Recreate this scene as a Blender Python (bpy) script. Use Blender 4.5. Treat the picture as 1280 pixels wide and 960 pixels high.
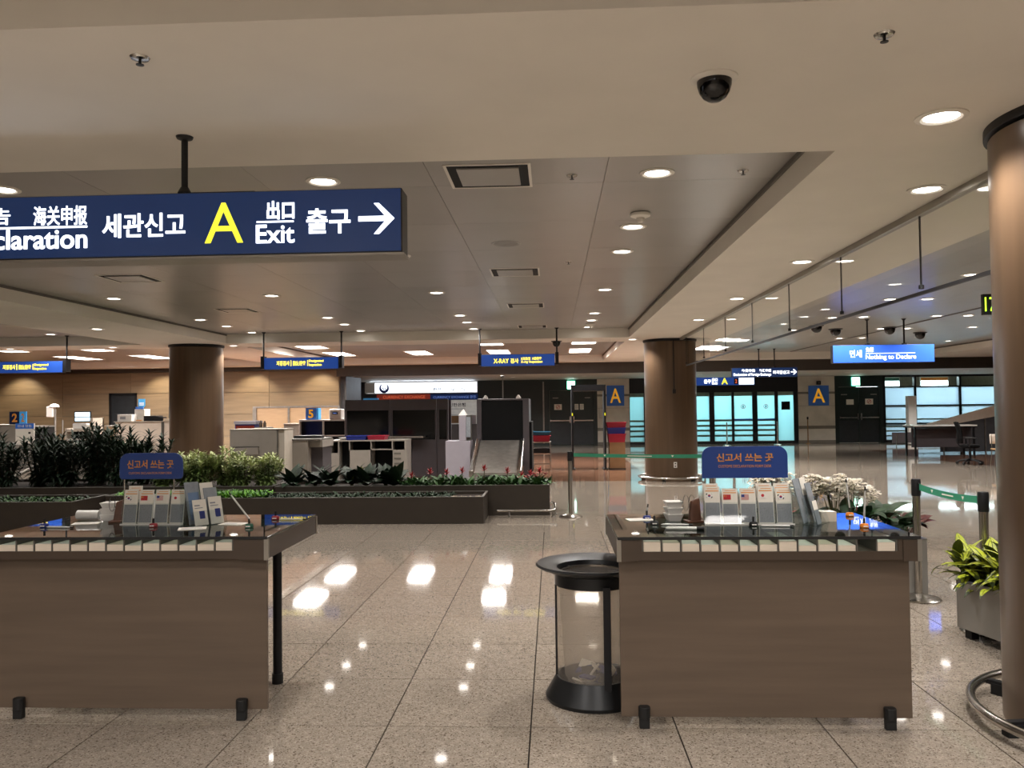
import bpy, bmesh, math, random
from mathutils import Vector, Matrix
random.seed(7)
R = math.radians
SC = bpy.context.scene
COL = SC.collection
for o in list(bpy.data.objects):
    bpy.data.objects.remove(o)

# ------------------------------------------------------------------ camera
cam_d = bpy.data.cameras.new('camera')
cam = bpy.data.objects.new('camera', cam_d)
COL.objects.link(cam)
cam_d.sensor_width = 36.0
cam_d.lens = 36.0 * 1035.0 / 1280.0
cam_d.clip_end = 200
cam.matrix_world = Matrix(((0.99872291, 0.01283496, 0.04886521, 0.0),
                           (0.04919769, -0.0270105, -0.99842377, 0.0),
                           (-0.01149486, 0.99955275, -0.02760745, 1.65),
                           (0, 0, 0, 1)))
SC.camera = cam
# ------------------------------------------------------------------ world, exposure, light settings
w = bpy.data.worlds.new('world'); SC.world = w; w.use_nodes = True
w.node_tree.nodes['Background'].inputs[0].default_value = (0.8, 0.9, 1.0, 1)
w.node_tree.nodes['Background'].inputs[1].default_value = 0.05
SC.view_settings.view_transform = 'Standard'
SC.view_settings.look = 'None'
SC.view_settings.gamma = 1
SC.view_settings.exposure = 1.38
SC.view_settings.use_curve_mapping = False
LIGHT_COL = (1.0, 0.945, 0.885)
DOWN_W = 58.0          # a downlight
WASH_W = 42.0          # wall washers in front of the wood wall
PANEL_W = 70.0         # large oblong ceiling lights
HALL_W = 620.0         # arrivals hall beyond the frosted doors
SOFFIT_W = 75.0
REAR_FILL_W = 30.0         # added fill lights behind the camera, out of view
DISC_E = 6.0
SC.cycles.max_bounces = 7
SC.cycles.diffuse_bounces = 3
SC.cycles.glossy_bounces = 4
SC.cycles.transparent_max_bounces = 12
SC.cycles.transmission_bounces = 4
SC.cycles.caustics_reflective = False
SC.cycles.caustics_refractive = False
SC.cycles.sample_clamp_indirect = 4.0
SC.cycles.use_denoising = True

# ------------------------------------------------------------------ materials
def lin(h):
    c = [int(h[i:i+2], 16) / 255 for i in (0, 2, 4)]
    return tuple((x / 12.92 if x <= .04045 else ((x + .055) / 1.055) ** 2.4) for x in c)
def nodes_of(m):
    m.use_nodes = True
    return m.node_tree, m.node_tree.nodes['Principled BSDF']
def mat(name, hexc, rough=.5, metal=0., var=.12, scale=6., stretch=(1, 1, 1), emit=0., bump=0., spec=.5, coat=0., tr=0., rnd=0.):
    m = bpy.data.materials.new(name)
    nt, b = nodes_of(m)
    c = lin(hexc)
    b.inputs['Roughness'].default_value = rough
    b.inputs['Metallic'].default_value = metal
    b.inputs['Specular IOR Level'].default_value = spec
    b.inputs['Coat Weight'].default_value = coat
    b.inputs['Coat Roughness'].default_value = .05
    tc = nt.nodes.new('ShaderNodeTexCoord'); mp = nt.nodes.new('ShaderNodeMapping')
    mp.inputs['Scale'].default_value = stretch
    nz = nt.nodes.new('ShaderNodeTexNoise'); nz.inputs['Scale'].default_value = scale; nz.inputs['Detail'].default_value = 4
    nt.links.new(tc.outputs['Object'], mp.inputs[0]); nt.links.new(mp.outputs[0], nz.inputs['Vector'])
    rp = nt.nodes.new('ShaderNodeMapRange')
    rp.inputs['From Min'].default_value = .3; rp.inputs['From Max'].default_value = .7
    rp.inputs['To Min'].default_value = 1 - var; rp.inputs['To Max'].default_value = 1 + var
    nt.links.new(nz.outputs['Fac'], rp.inputs['Value'])
    mx = nt.nodes.new('ShaderNodeVectorMath'); mx.operation = 'SCALE'
    mx.inputs[0].default_value = c
    last = rp.outputs[0]
    if rnd:
        oi = nt.nodes.new('ShaderNodeObjectInfo'); r2 = nt.nodes.new('ShaderNodeMapRange')
        r2.inputs['To Min'].default_value = 1 - rnd; r2.inputs['To Max'].default_value = 1 + rnd
        nt.links.new(oi.outputs['Random'], r2.inputs['Value'])
        mu = nt.nodes.new('ShaderNodeMath'); mu.operation = 'MULTIPLY'
        nt.links.new(last, mu.inputs[0]); nt.links.new(r2.outputs[0], mu.inputs[1]); last = mu.outputs[0]
    nt.links.new(last, mx.inputs['Scale'])
    nt.links.new(mx.outputs[0], b.inputs['Base Color'])
    if emit:
        b.inputs['Emission Color'].default_value = (*c, 1)
        b.inputs['Emission Strength'].default_value = emit
    if bump:
        bp = nt.nodes.new('ShaderNodeBump'); bp.inputs['Strength'].default_value = bump; bp.inputs['Distance'].default_value = .01
        nt.links.new(nz.outputs['Fac'], bp.inputs['Height']); nt.links.new(bp.outputs[0], b.inputs['Normal'])
    if tr:
        b.inputs['Transmission Weight'].default_value = tr
    return m
def granite(name, base, dark, lightc, joints=False, rough=.05):
    m = bpy.data.materials.new(name)
    nt, b = nodes_of(m)
    N = nt.nodes.new; L = nt.links.new
    geo = N('ShaderNodeNewGeometry')
    v = N('ShaderNodeTexVoronoi'); v.inputs['Scale'].default_value = 150
    L(geo.outputs['Position'], v.inputs['Vector'])
    sep = N('ShaderNodeSeparateColor'); L(v.outputs['Color'], sep.inputs[0])
    cr = N('ShaderNodeValToRGB'); cr.color_ramp.interpolation = 'CONSTANT'
    e = cr.color_ramp.elements
    e[0].position = 0; e[0].color = (*lin(dark), 1)
    e[1].position = .10; e[1].color = (*lin(base), 1)
    x = e.new(.8); x.color = (*lin(lightc), 1)
    L(sep.outputs[0], cr.inputs[0])
    nz = N('ShaderNodeTexNoise'); nz.inputs['Scale'].default_value = 22; nz.inputs['Detail'].default_value = 3
    L(geo.outputs['Position'], nz.inputs['Vector'])
    rp = N('ShaderNodeMapRange'); rp.inputs['From Min'].default_value = .3; rp.inputs['From Max'].default_value = .7
    rp.inputs['To Min'].default_value = .88; rp.inputs['To Max'].default_value = 1.1
    L(nz.outputs['Fac'], rp.inputs['Value'])
    sc = N('ShaderNodeVectorMath'); sc.operation = 'SCALE'
    L(cr.outputs[0], sc.inputs[0]); L(rp.outputs[0], sc.inputs['Scale'])
    out = sc.outputs[0]
    if joints:
        bk = N('ShaderNodeTexBrick'); bk.offset = 0; bk.squash = 1
        mp = N('ShaderNodeMapping'); mp.inputs['Location'].default_value = (.134, -4.3 + .0, 0)
        L(geo.outputs['Position'], mp.inputs[0]); L(mp.outputs[0], bk.inputs['Vector'])
        bk.inputs['Scale'].default_value = 1; bk.inputs['Brick Width'].default_value = .745; bk.inputs['Row Height'].default_value = .745
        bk.inputs['Mortar Size'].default_value = .003
        bk.inputs['Color1'].default_value = (1, 1, 1, 1); bk.inputs['Color2'].default_value = (.93, .93, .93, 1); bk.inputs['Mortar'].default_value = (.35, .33, .3, 1)
        mm = N('ShaderNodeVectorMath'); mm.operation = 'MULTIPLY'
        L(out, mm.inputs[0]); L(bk.outputs['Color'], mm.inputs[1]); out = mm.outputs[0]
    else:
        oi = N('ShaderNodeObjectInfo'); r2 = N('ShaderNodeMapRange')
        r2.inputs['To Min'].default_value = .94; r2.inputs['To Max'].default_value = 1.05
        L(oi.outputs['Random'], r2.inputs['Value'])
        s2 = N('ShaderNodeVectorMath'); s2.operation = 'SCALE'
        L(out, s2.inputs[0]); L(r2.outputs[0], s2.inputs['Scale']); out = s2.outputs[0]
    L(out, b.inputs['Base Color'])
    b.inputs['Roughness'].default_value = rough
    b.inputs['Specular IOR Level'].default_value = .62
    return m
def glass(name, tint=(.86, .95, .92), refl=1.0, ior=1.5):
    m = bpy.data.materials.new(name); m.use_nodes = True
    nt = m.node_tree; nt.nodes.clear(); N = nt.nodes.new; L = nt.links.new
    o = N('ShaderNodeOutputMaterial'); mx = N('ShaderNodeMixShader'); fr = N('ShaderNodeFresnel'); fr.inputs[0].default_value = ior
    tr = N('ShaderNodeBsdfTransparent'); tr.inputs[0].default_value = (*tint, 1)
    gl = N('ShaderNodeBsdfGlossy'); gl.inputs['Roughness'].default_value = .02; gl.inputs[0].default_value = (refl, refl, refl, 1)
    ge = N('ShaderNodeNewGeometry'); sb = N('ShaderNodeMath'); sb.operation = 'SUBTRACT'; sb.inputs[0].default_value = 1
    ml = N('ShaderNodeMath'); ml.operation = 'MULTIPLY'; L(ge.outputs['Backfacing'], sb.inputs[1]); L(fr.outputs[0], ml.inputs[0]); L(sb.outputs[0], ml.inputs[1])
    L(ml.outputs[0], mx.inputs[0]); L(tr.outputs[0], mx.inputs[1]); L(gl.outputs[0], mx.inputs[2]); L(mx.outputs[0], o.inputs[0])
    return m
def frosted(name, hexc, mix=.75):
    m = bpy.data.materials.new(name); m.use_nodes = True
    nt = m.node_tree; nt.nodes.clear(); N = nt.nodes.new; L = nt.links.new
    o = N('ShaderNodeOutputMaterial'); mx = N('ShaderNodeMixShader'); mx.inputs[0].default_value = mix
    df = N('ShaderNodeBsdfDiffuse'); df.inputs[0].default_value = (*lin(hexc), 1)
    tl = N('ShaderNodeBsdfTranslucent'); tl.inputs[0].default_value = (*lin(hexc), 1)
    L(df.outputs[0], mx.inputs[1]); L(tl.outputs[0], mx.inputs[2]); L(mx.outputs[0], o.inputs[0])
    return m
def emis(name, hexc, s):
    m = bpy.data.materials.new(name); m.use_nodes = True
    nt = m.node_tree; nt.nodes.clear(); N = nt.nodes.new
    o = N('ShaderNodeOutputMaterial'); e = N('ShaderNodeEmission'); e.inputs[0].default_value = (*lin(hexc), 1); e.inputs[1].default_value = s
    nt.links.new(e.outputs[0], o.inputs[0]); return m

M = {}
M['tile'] = granite('granite_tile', '93887c', '65594d', 'a69c90')
M['floor'] = granite('granite_floor', '93887c', '65594d', 'a69c90', True)
M['brown_floor'] = granite('brown_granite', '6e4f3e', '33261f', '86634f', True, .05)
M['joint'] = mat('floor_joint', '332c26', .9)
M['beam'] = mat('ceiling_plaster', 'e4dfd6', .7, var=.03, scale=2)
M['coffer'] = mat('ceiling_metal_panel', '9b9894', .30, var=.05, scale=1.5, spec=.7, rnd=.05)
M['seam'] = mat('ceiling_seam', '6a6661', .8)
M['white_trim'] = mat('white_trim', 'e4e0d8', .4, var=.03)
M['disc'] = emis('lamp_disc', 'fff6ec', DISC_E)
M['bigdisc'] = emis('panel_lamp_disc', 'fff8f2', DISC_E * .9)
M['laminate'] = mat('wood_laminate', '5f5043', .5, var=.13, scale=3.2, stretch=(.35, 1, 5), bump=.03)
M['laminate_dark'] = mat('wood_laminate_dark', '43362b', .45, var=.1, scale=3, stretch=(.4, 1, 5))
M['colm'] = mat('column_laminate', '554333', .3, var=.12, scale=3, stretch=(5, 5, .3), spec=.5)
M['black_metal'] = mat('black_metal', '16161a', .45, .3, var=.1)
M['dark_metal'] = mat('dark_metal', '2c2d2f', .35, .6, var=.1)
M['steel'] = mat('stainless_steel', 'b6b2ac', .22, 1., var=.06, scale=12)
M['steel_dull'] = mat('brushed_steel', '8f8b86', .42, .8, var=.14, scale=9)
M['alu'] = mat('aluminium', '9a958d', .35, .7, var=.05)
M['rubber'] = mat('black_rubber', '0e0e0f', .6, var=.1)
M['navy'] = mat('sign_navy', '14254a', .35, var=.02, emit=.0)
M['navy_lit'] = mat('sign_navy_backlit', '12284f', .3, var=.02, emit=.28)
M['blue_lit'] = mat('sign_blue_backlit', '2c55b8', .3, var=.02, emit=.4)
M['navy_mid'] = mat('sign_mid_blue_backlit', '1f3f86', .3, var=.02, emit=.32)
M['txt_white'] = emis('lit_lettering_white', 'f4f8ff', 1.3)
M['txt_yellow'] = emis('lit_lettering_yellow', 'f4e63a', .62)
M['txt_yellow2'] = emis('lit_lettering_small_yellow', 'ffe23a', 1.1)
M['sign_frame'] = mat('sign_frame', '3c3a36', .4, .5)
M['deskblue'] = mat('desk_sign_blue', '1c3f8a', .4, var=.03)
M['orange'] = mat('orange_print', 'd9903c', .5, var=.03)
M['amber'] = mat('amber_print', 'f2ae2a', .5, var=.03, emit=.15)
M['blue_panel'] = mat('blue_panel', '3b74d6', .45, var=.04)
M['paper'] = mat('white_paper', 'e6e0d6', .8, var=.04, scale=14)
M['paper2'] = mat('cream_paper', 'd8c9b4', .8, var=.05, scale=14)
M['paper_edge'] = mat('paper_stack', 'd9cdbd', .85, var=.12, scale=60, stretch=(.05, .05, 8))
M['paper_print'] = mat('printed_text_grey', '8f9096', .8, var=.25, scale=200)
M['slate_print'] = mat('brochure_grey_print', '8c9299', .7, var=.12, scale=30)
M['glass'] = glass('clear_glass')
M['desk_glass'] = glass('desk_glass', (.50, .56, .53), .95, 1.6)
M['acrylic'] = glass('clear_acrylic', (.93, .95, .95), .9)
M['smoke_glass'] = glass('ceiling_screen_glass', (.93, .94, .93), 1.0)
M['frost'] = frosted('frosted_film', 'c6e2e8', .8)
M['frost_grey'] = frosted('frosted_film_grey', 'c6d0da', .8)
M['stone'] = mat('wall_stone', 'd0c9bd', .45, var=.1, scale=2.5)
M['stone_band'] = mat('wall_stone_band', '7b756b', .45, var=.1)
M['doorblack'] = mat('dark_door_paint', '12201f', .35, var=.08)
M['doorgrey'] = mat('door_kick_plate', '2d3135', .4, .3)
M['bulk'] = mat('dark_bulkhead', '37302a', .5, var=.1)
M['soffit'] = mat('low_soffit', 'b9b1a5', .6, var=.04)
M['woodwall'] = mat('wall_wood_panel', '84725a', .5, var=.16, scale=1.6, stretch=(.5, 1, 6), rnd=.08)
M['wallgrey'] = mat('wall_grey', '4b4d52', .6)
M['wallpaint'] = mat('wall_paint', 'a39a8c', .7)
M['planter'] = mat('planter_box_paint', '332b23', .55, var=.08)
M['planter_grey'] = mat('planter_grey_metal', '85827d', .35, .35, var=.08, scale=2)
M['soil'] = mat('potting_soil', '2b211a', .95, var=.3, scale=40, bump=.6)
M['pebble'] = mat('pale_pebbles', 'a5967f', .8, var=.25, scale=20)
M['leaf_dark'] = mat('leaf_dark_green', '1d3a1c', .55, var=.3, scale=8, rnd=.25)
M['leaf_deep'] = mat('leaf_deep_green', '152b17', .6, var=.3, scale=8, rnd=.25)
M['leaf_shrub'] = mat('leaf_shrub_green', '64793f', .6, var=.3, scale=8, rnd=.2)
M['leaf_olive'] = mat('leaf_olive', 'b2ba86', .55, var=.3, scale=8, rnd=.2)
M['leaf_bright'] = mat('leaf_bright_green', '5f9a1e', .5, var=.3, scale=8)
M['leaf_mid'] = mat('leaf_mid_green', '3d6232', .55, var=.3, scale=9, rnd=.2)
M['leaf_lime'] = mat('leaf_yellow_green', 'a9b32c', .38, var=.22, scale=14, rnd=.15)
M['leaf_margin'] = mat('leaf_dark_margin', '3e4a1c', .45, var=.3, scale=14)
M['leaf_maroon'] = mat('leaf_maroon', '4c1c18', .4, var=.3, scale=8)
M['bract'] = mat('red_bract', 'a3202c', .5, var=.25, scale=12)
M['pink'] = mat('pink_flower', 'c4565a', .5, var=.2, scale=12)
M['stem'] = mat('plant_stem', '4d4a2c', .7, var=.2)
M['stem_brown'] = mat('woody_stem', '3e2f22', .8, var=.2)
M['petal'] = frosted('white_petal', 'fdf8ee', .35)
M['belt'] = mat('green_belt', '2f8a6a', .6, var=.06, scale=20)
M['clearbag'] = None
M['counter'] = mat('counter_laminate', 'b5aca0', .5, var=.05)
M['counter_warm'] = mat('counter_warm_white', 'eaddcf', .5, var=.04)
M['counter_edge'] = mat('counter_dark_edge', '5c5852', .5)
M['grey_cab'] = mat('grey_cabinet', '8d867e', .5, var=.05)
M['dark_cab'] = mat('dark_grey_cabinet', '4b464a', .4, var=.06)
M['void'] = mat('dark_opening', '07080a', .6, spec=.2)
M['blackglass'] = mat('black_glass_panel', '05070b', .12, var=.02)
M['white_plastic'] = mat('white_plastic', 'd9d6d2', .4, var=.03)
M['lilac'] = mat('pale_grey_enamel', '9d98a2', .45, var=.03)
M['tray_blue'] = mat('tray_blue', '1c2f8e', .5, var=.05)
M['tray_red'] = mat('tray_red', 'a81f3c', .5, var=.05)
M['tray_teal'] = mat('tray_teal', '24607a', .5, var=.05)
M['carton'] = mat('carton_brown', '8c6d4c', .8, var=.08)
M['screen_wood'] = mat('screen_wood', 'ae9272', .5, var=.08, scale=3, stretch=(1, 1, 5))
M['woodseat'] = mat('light_wood', 'b98c58', .5, var=.1, scale=4, stretch=(1, 6, 1))
M['fabric_black'] = mat('black_mesh_fabric', '09090b', .9, var=.2, scale=60, spec=.2)
M['screen'] = emis('lit_screen', 'bcd8ea', 1.1)
M['exit_green'] = emis('exit_sign_green', '35c896', 2.2)
M['exit_white'] = emis('exit_sign_white', 'd8fff2', 3.0)
M['bank_white'] = emis('bank_sign_white', 'eaf2ff', .8)
M['led_red'] = emis('led_board_red', '6e2a20', .35)
M['led_blue'] = emis('led_board_blue', '17213f', .4)
M['led_txt'] = emis('led_text_orange', 'c85a3c', .45)
M['led_txt2'] = emis('led_text_blue', '5a6ea8', .5)
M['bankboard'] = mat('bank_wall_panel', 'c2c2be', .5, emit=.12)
M['navytxt'] = mat('dark_print', '1b2030', .6)
M['sky_blue'] = mat('light_blue_plastic', '3e93d0', .5, emit=.1)
M['soft_blue'] = mat('print_soft_blue', '6d85a8', .6)
M['under_glass'] = mat('grey_desk_board', '6c6e68', .6)
M['red'] = mat('flag_red', 'b3202a', .6)
M['flagblue'] = mat('flag_blue', '23307a', .6)
M['flagwhite'] = mat('flag_white', 'e8e4de', .7)
M['flagyellow'] = mat('flag_yellow', 'e8c23a', .6)
M['flagblack'] = mat('flag_black', '1a1a1a', .6)
M['leather'] = mat('brown_leather', '5b3520', .5, var=.15, scale=30)
M['pen_body'] = mat('pen_white', 'd8d8d4', .3)
M['pen_green'] = mat('pen_base_green', '0d5a45', .35)
M['pen_red'] = mat('pen_base_red', '8e1f2a', .35)
M['pen_blue'] = mat('pen_base_blue', '1a2c78', .35)
M['pen_orange'] = mat('pen_base_orange', 'd97f22', .35)
M['led_green'] = emis('led_green_digits', '9be82c', 1.6)
M['hall_sign'] = emis('hall_lit_panel', 'dff0ff', 3.2)
M['plastic_bag'] = None
def bagmat(nm, mixf):
    m = bpy.data.materials.new(nm); m.use_nodes = True
    nt = m.node_tree; nt.nodes.clear(); N = nt.nodes.new; L = nt.links.new
    o = N('ShaderNodeOutputMaterial'); mx = N('ShaderNodeMixShader'); mx.inputs[0].default_value = mixf
    tr = N('ShaderNodeBsdfTransparent'); tr.inputs[0].default_value = (.93, .92, .9, 1)
    g = N('ShaderNodeBsdfPrincipled'); g.inputs['Base Color'].default_value = (*lin('d8d0ca'), 1); g.inputs['Roughness'].default_value = .2
    L(tr.outputs[0], mx.inputs[1]); L(g.outputs[0], mx.inputs[2]); L(mx.outputs[0], o.inputs[0]); return m
M['bin_plastic'] = bagmat('clear_bin_plastic', .10); M['bin_bag'] = bagmat('clear_bin_bag', .22)
M['yellow_chev'] = mat('marker_yellow', 'd8d820', .5, emit=.3)
M['domeblack'] = mat('camera_dome', '08080a', .08, var=.02)
M['prohib'] = mat('notice_red_ring', 'b84848', .6)

# ------------------------------------------------------------------ mesh builder
class MB:
    def __init__(s, T=None):
        s.v = []; s.f = []; s.m = []; s.T = T or Matrix.Identity(4)
    def add(s, vs, fs, m=0):
        n = len(s.v)
        s.v += [tuple(s.T @ Vector(p)) for p in vs]
        s.f += [tuple(i + n for i in f) for f in fs]
        s.m += [m] * len(fs)
        return s
    def box(s, x0, x1, y0, y1, z0, z1, m=0):
        return s.add([(x0, y0, z0), (x1, y0, z0), (x1, y1, z0), (x0, y1, z0), (x0, y0, z1), (x1, y0, z1), (x1, y1, z1), (x0, y1, z1)],
                     [(0, 3, 2, 1), (4, 5, 6, 7), (0, 1, 5, 4), (1, 2, 6, 5), (2, 3, 7, 6), (3, 0, 4, 7)], m)
    def prism(s, poly, y0, y1, m=0):               # poly in (x, z), counter-clockwise seen from -y
        n = len(poly)
        vs = [(x, y0, z) for x, z in poly] + [(x, y1, z) for x, z in poly]
        fs = [tuple(range(n)), tuple(range(2 * n - 1, n - 1, -1))]
        fs += [(i, i + n, (i + 1) % n + n, (i + 1) % n) for i in range(n)]
        return s.add(vs, fs, m)
    def prismx(s, poly, x0, x1, m=0):              # poly in (y, z)
        n = len(poly)
        vs = [(x0, y, z) for y, z in poly] + [(x1, y, z) for y, z in poly]
        fs = [tuple(range(n - 1, -1, -1)), tuple(range(n, 2 * n))]
        fs += [(i, (i + 1) % n, (i + 1) % n + n, i + n) for i in range(n)]
        return s.add(vs, fs, m)
    def lathe(s, prof, n=24, c=(0, 0), m=0, closed=False):
        vs = []; fs = []
        for r, z in prof:
            for i in range(n):
                a = 2 * math.pi * i / n
                vs.append((c[0] + r * math.cos(a), c[1] + r * math.sin(a), z))
        k = len(prof)
        for j in range(k - 1 + (1 if closed else 0)):
            j2 = (j + 1) % k
            for i in range(n):
                i2 = (i + 1) % n
                fs.append((j * n + i, j * n + i2, j2 * n + i2, j2 * n + i))
        if not closed:
            if prof[0][0] > 1e-5: fs.append(tuple(range(n - 1, -1, -1)))
            if prof[-1][0] > 1e-5: fs.append(tuple((k - 1) * n + i for i in range(n)))
        return s.add(vs, fs, m)
    def cyl(s, x, y, z0, z1, r, n=16, m=0, r1=None):
        return s.lathe([(r, z0), (r if r1 is None else r1, z1)], n, (x, y), m)
    def tube(s, pts, r, n=8, m=0, closed=False, rs=None):
        pts = [Vector(p) for p in pts]; k = len(pts); vs = []; fs = []
        up = None
        for j, p in enumerate(pts):
            if closed: t = pts[(j + 1) % k] - pts[j - 1]
            else: t = pts[min(j + 1, k - 1)] - pts[max(j - 1, 0)]
            t.normalize()
            if up is None:
                up = Vector((0, 0, 1)) if abs(t.z) < .9 else Vector((1, 0, 0))
            a = t.cross(up); a.normalize(); b = a.cross(t); b.normalize(); up = b
            rr = rs[j] if rs else r
            for i in range(n):
                an = 2 * math.pi * i / n
                vs.append(tuple(p + a * (rr * math.cos(an)) + b * (rr * math.sin(an))))
        for j in range(k - 1 + (1 if closed else 0)):
            j2 = (j + 1) % k
            for i in range(n):
                i2 = (i + 1) % n
                fs.append((j * n + i, j * n + i2, j2 * n + i2, j2 * n + i))
        if not closed:
            fs.append(tuple(range(n - 1, -1, -1))); fs.append(tuple((k - 1) * n + i for i in range(n)))
        return s.add(vs, fs, m)
    def leaf(s, o, az, el, L, W, bend=0.9, fold=.25, seg=5, m=0, wp=None, roll=0., margin=None):
        o = Vector(o); h = Vector((math.cos(az), math.sin(az), 0)); side = Vector((-math.sin(az), math.cos(az), 0))
        p = o.copy(); vs = []; e = el
        for j in range(seg + 1):
            t = j / seg
            ww = W * .5 * (math.sin(math.pi * min(1, t ** .75 * .97 + .03)) if wp is None else wp(t))
            d = h * math.cos(e) + Vector((0, 0, math.sin(e)))
            nrm = side.cross(d) * -1
            sd = side * math.cos(roll) + nrm * math.sin(roll)
            vs += [tuple(p + sd * ww + nrm * (ww * fold)), tuple(p), tuple(p - sd * ww + nrm * (ww * fold))]
            p = p + d * (L / seg); e -= bend / seg
        fs = []
        for j in range(seg):
            a = j * 3
            fs += [(a, a + 1, a + 4, a + 3), (a + 1, a + 2, a + 5, a + 4)]
        return s.add(vs, fs, m)
    def build(s, name, mats, parent=None, smooth=False, bevel=0, seg=2):
        me = bpy.data.meshes.new(name)
        me.from_pydata(s.v, [], s.f)
        if not isinstance(mats, (list, tuple)): mats = [mats]
        for m_ in mats: me.materials.append(M[m_] if isinstance(m_, str) else m_)
        for p, mi in zip(me.polygons, s.m): p.material_index = mi
        if smooth:
            for p in me.polygons: p.use_smooth = len(p.vertices) <= 4
        me.update()
        o = bpy.data.objects.new(name, me); COL.objects.link(o)
        if smooth:
            try: me.set_sharp_from_angle(angle=R(40))
            except Exception: pass
        if parent: o.parent = parent
        if bevel:
            b = o.modifiers.new('edge_softening', 'BEVEL'); b.width = bevel; b.segments = seg; b.limit_method = 'ANGLE'
        return o
def tag(o, label=None, cat=None, group=None, kind=None):
    if label: o['label'] = label
    if cat: o['category'] = cat
    if group: o['group'] = group
    if kind: o['kind'] = kind
    return o
def thing(name, label, cat, loc=(0, 0, 0), rz=0, group=None, kind=None):
    o = bpy.data.objects.new(name, None); COL.objects.link(o)
    o.empty_display_size = .1
    o.location = loc; o.rotation_euler = (0, 0, rz)
    return tag(o, label, cat, group, kind)
def bx(x0, x1, y0, y1, z0, z1, m=0): return MB().box(x0, x1, y0, y1, z0, z1, m)
def dup(o, loc=None, rz=None, label=None, group=None, parent=None):
    c = o.copy(); COL.objects.link(c)
    if parent: c.parent = parent
    if loc is not None: c.location = loc
    if rz is not None: c.rotation_euler = (0, 0, rz)
    if label: c['label'] = label
    if group: c['group'] = group
    for ch in list(o.children):
        dup(ch, parent=c)
    return c
def text(name, body, x0, x1, z0, z1, y, mt, parent, depth=.004, bold=0., mirror=False):
    c = bpy.data.curves.new(name, 'FONT'); c.body = body; c.offset = bold; c.extrude = .01
    t = bpy.data.objects.new('t', c); COL.objects.link(t)
    dg = bpy.context.evaluated_depsgraph_get(); dg.update()
    me = bpy.data.meshes.new_from_object(t.evaluated_get(dg))
    bpy.data.objects.remove(t); bpy.data.curves.remove(c)
    xs = [v.co.x for v in me.vertices]; ys = [v.co.y for v in me.vertices]
    if not xs: return None
    a, b_, c0, d = min(xs), max(xs), min(ys), max(ys)
    for v in me.vertices:
        u = (v.co.x - a) / max(b_ - a, 1e-6); q = (v.co.y - c0) / max(d - c0, 1e-6); dd = -depth if v.co.z > 0 else 0
        v.co = (x0 + (x1 - x0) * u, y + dd, z0 + (z1 - z0) * q)
    me.materials.clear(); me.materials.append(M[mt]); me.name = name
    o = bpy.data.objects.new(name, me); COL.objects.link(o); o.parent = parent
    return o
def struct(name, mb, mt, parent=None, **k):
    o = mb.build(name, mt, parent, **k)
    if parent is None: o['kind'] = 'structure'
    return o
def sgroup(name):
    o = bpy.data.objects.new(name, None); COL.objects.link(o); o['kind'] = 'structure'; return o
_ld = {}
def spot(key, W, size=R(130), rad=.07, col=LIGHT_COL, blend=.6):
    if key not in _ld:
        l = bpy.data.lights.new(key, 'SPOT'); l.energy = W; l.spot_size = size; l.spot_blend = blend
        l.shadow_soft_size = rad; l.color = col; _ld[key] = l
    return _ld[key]
def arealight(key, W, sx, sy, col=LIGHT_COL, spread=R(160)):
    if key not in _ld:
        l = bpy.data.lights.new(key, 'AREA'); l.energy = W; l.shape = 'RECTANGLE'; l.size = sx; l.size_y = sy; l.color = col; l.spread = spread; _ld[key] = l
    return _ld[key]
def addlight(data, loc, parent=None, rot=(0, 0, 0)):
    o = bpy.data.objects.new(data.name, data); COL.objects.link(o); o.location = loc; o.rotation_euler = rot
    if parent: o.parent = parent
    return o

ZL, ZH = 3.1, 3.3            # low beams of the ceiling grid, raised coffers
XL0, XL1, XM0, XM1, XR1 = -8.95, -7.08, 1.64, 3.70, 11.6
YB0, YB1, YC0, YC1, YE = 3.0, 4.81, 17.65, 18.8, 26.8
WALL_Y, WOOD_Y = 35.0, 28.0

# ================================================================== THE SETTING
# floor: base slab, tiles near by, patterned slab beyond
fl = struct('floor', bx(-26, 21, -9, 43.5, -.12, -.012), 'joint')
X0 = -.134; P = .745
tile_me = None
ys = [4.31 + P * k for k in range(-3, 10)]           # from 2.08 to about 11.7
for iy in range(len(ys) - 1):
    y0 = ys[iy]; y1 = ys[iy + 1]
    xm0 = -.72 * y1 - .4; xm1 = .60 * y1 + .5
    for k in range(-14, 12):
        x0 = X0 + P * k
        if x0 + P < xm0 or x0 > xm1: continue
        if tile_me is None:
            g = .0038
            tl = bx(g, P - g, g, P - g, -.011, 0).build('tile', 'tile', fl); tile_me = tl.data
        else:
            tl = bpy.data.objects.new('tile', tile_me); COL.objects.link(tl); tl.parent = fl
        tl.location = (x0, y0, 0); tl['tile_row'] = iy
        last_x = x0
ya, yb = ys[0], ys[-1]
s = MB()
s.box(-26, 21, -9, ya, -.011, 0)
s.box(-26, 21, yb, 18.25, -.011, 0)
for iy in range(len(ys) - 1):
    y0, y1 = ys[iy], ys[iy + 1]
    xm0 = -.72 * y1 - .4; xm1 = .60 * y1 + .5
    ks = [k for k in range(-14, 12) if not (X0 + P * k + P < xm0 or X0 + P * k > xm1)]
    s.box(-26, X0 + P * ks[0] - .0022, y0, y1, -.011, 0)
    s.box(X0 + P * (ks[-1] + 1) + .0022, 21, y0, y1, -.011, 0)
s.box(2.2, 21, 18.25, 22.0, -.011, 0); s.box(2.2, 10.9, 22.0, 29.5, -.011, 0); s.box(-26, 21, 29.5, 43.5, -.011, 0)
s.build('polished_granite_field', 'floor', fl)
s = MB(); s.box(-26, 2.2, 18.25, 29.5, -.011, 0); s.box(10.9, 21, 22.0, 29.5, -.011, 0)
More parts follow.
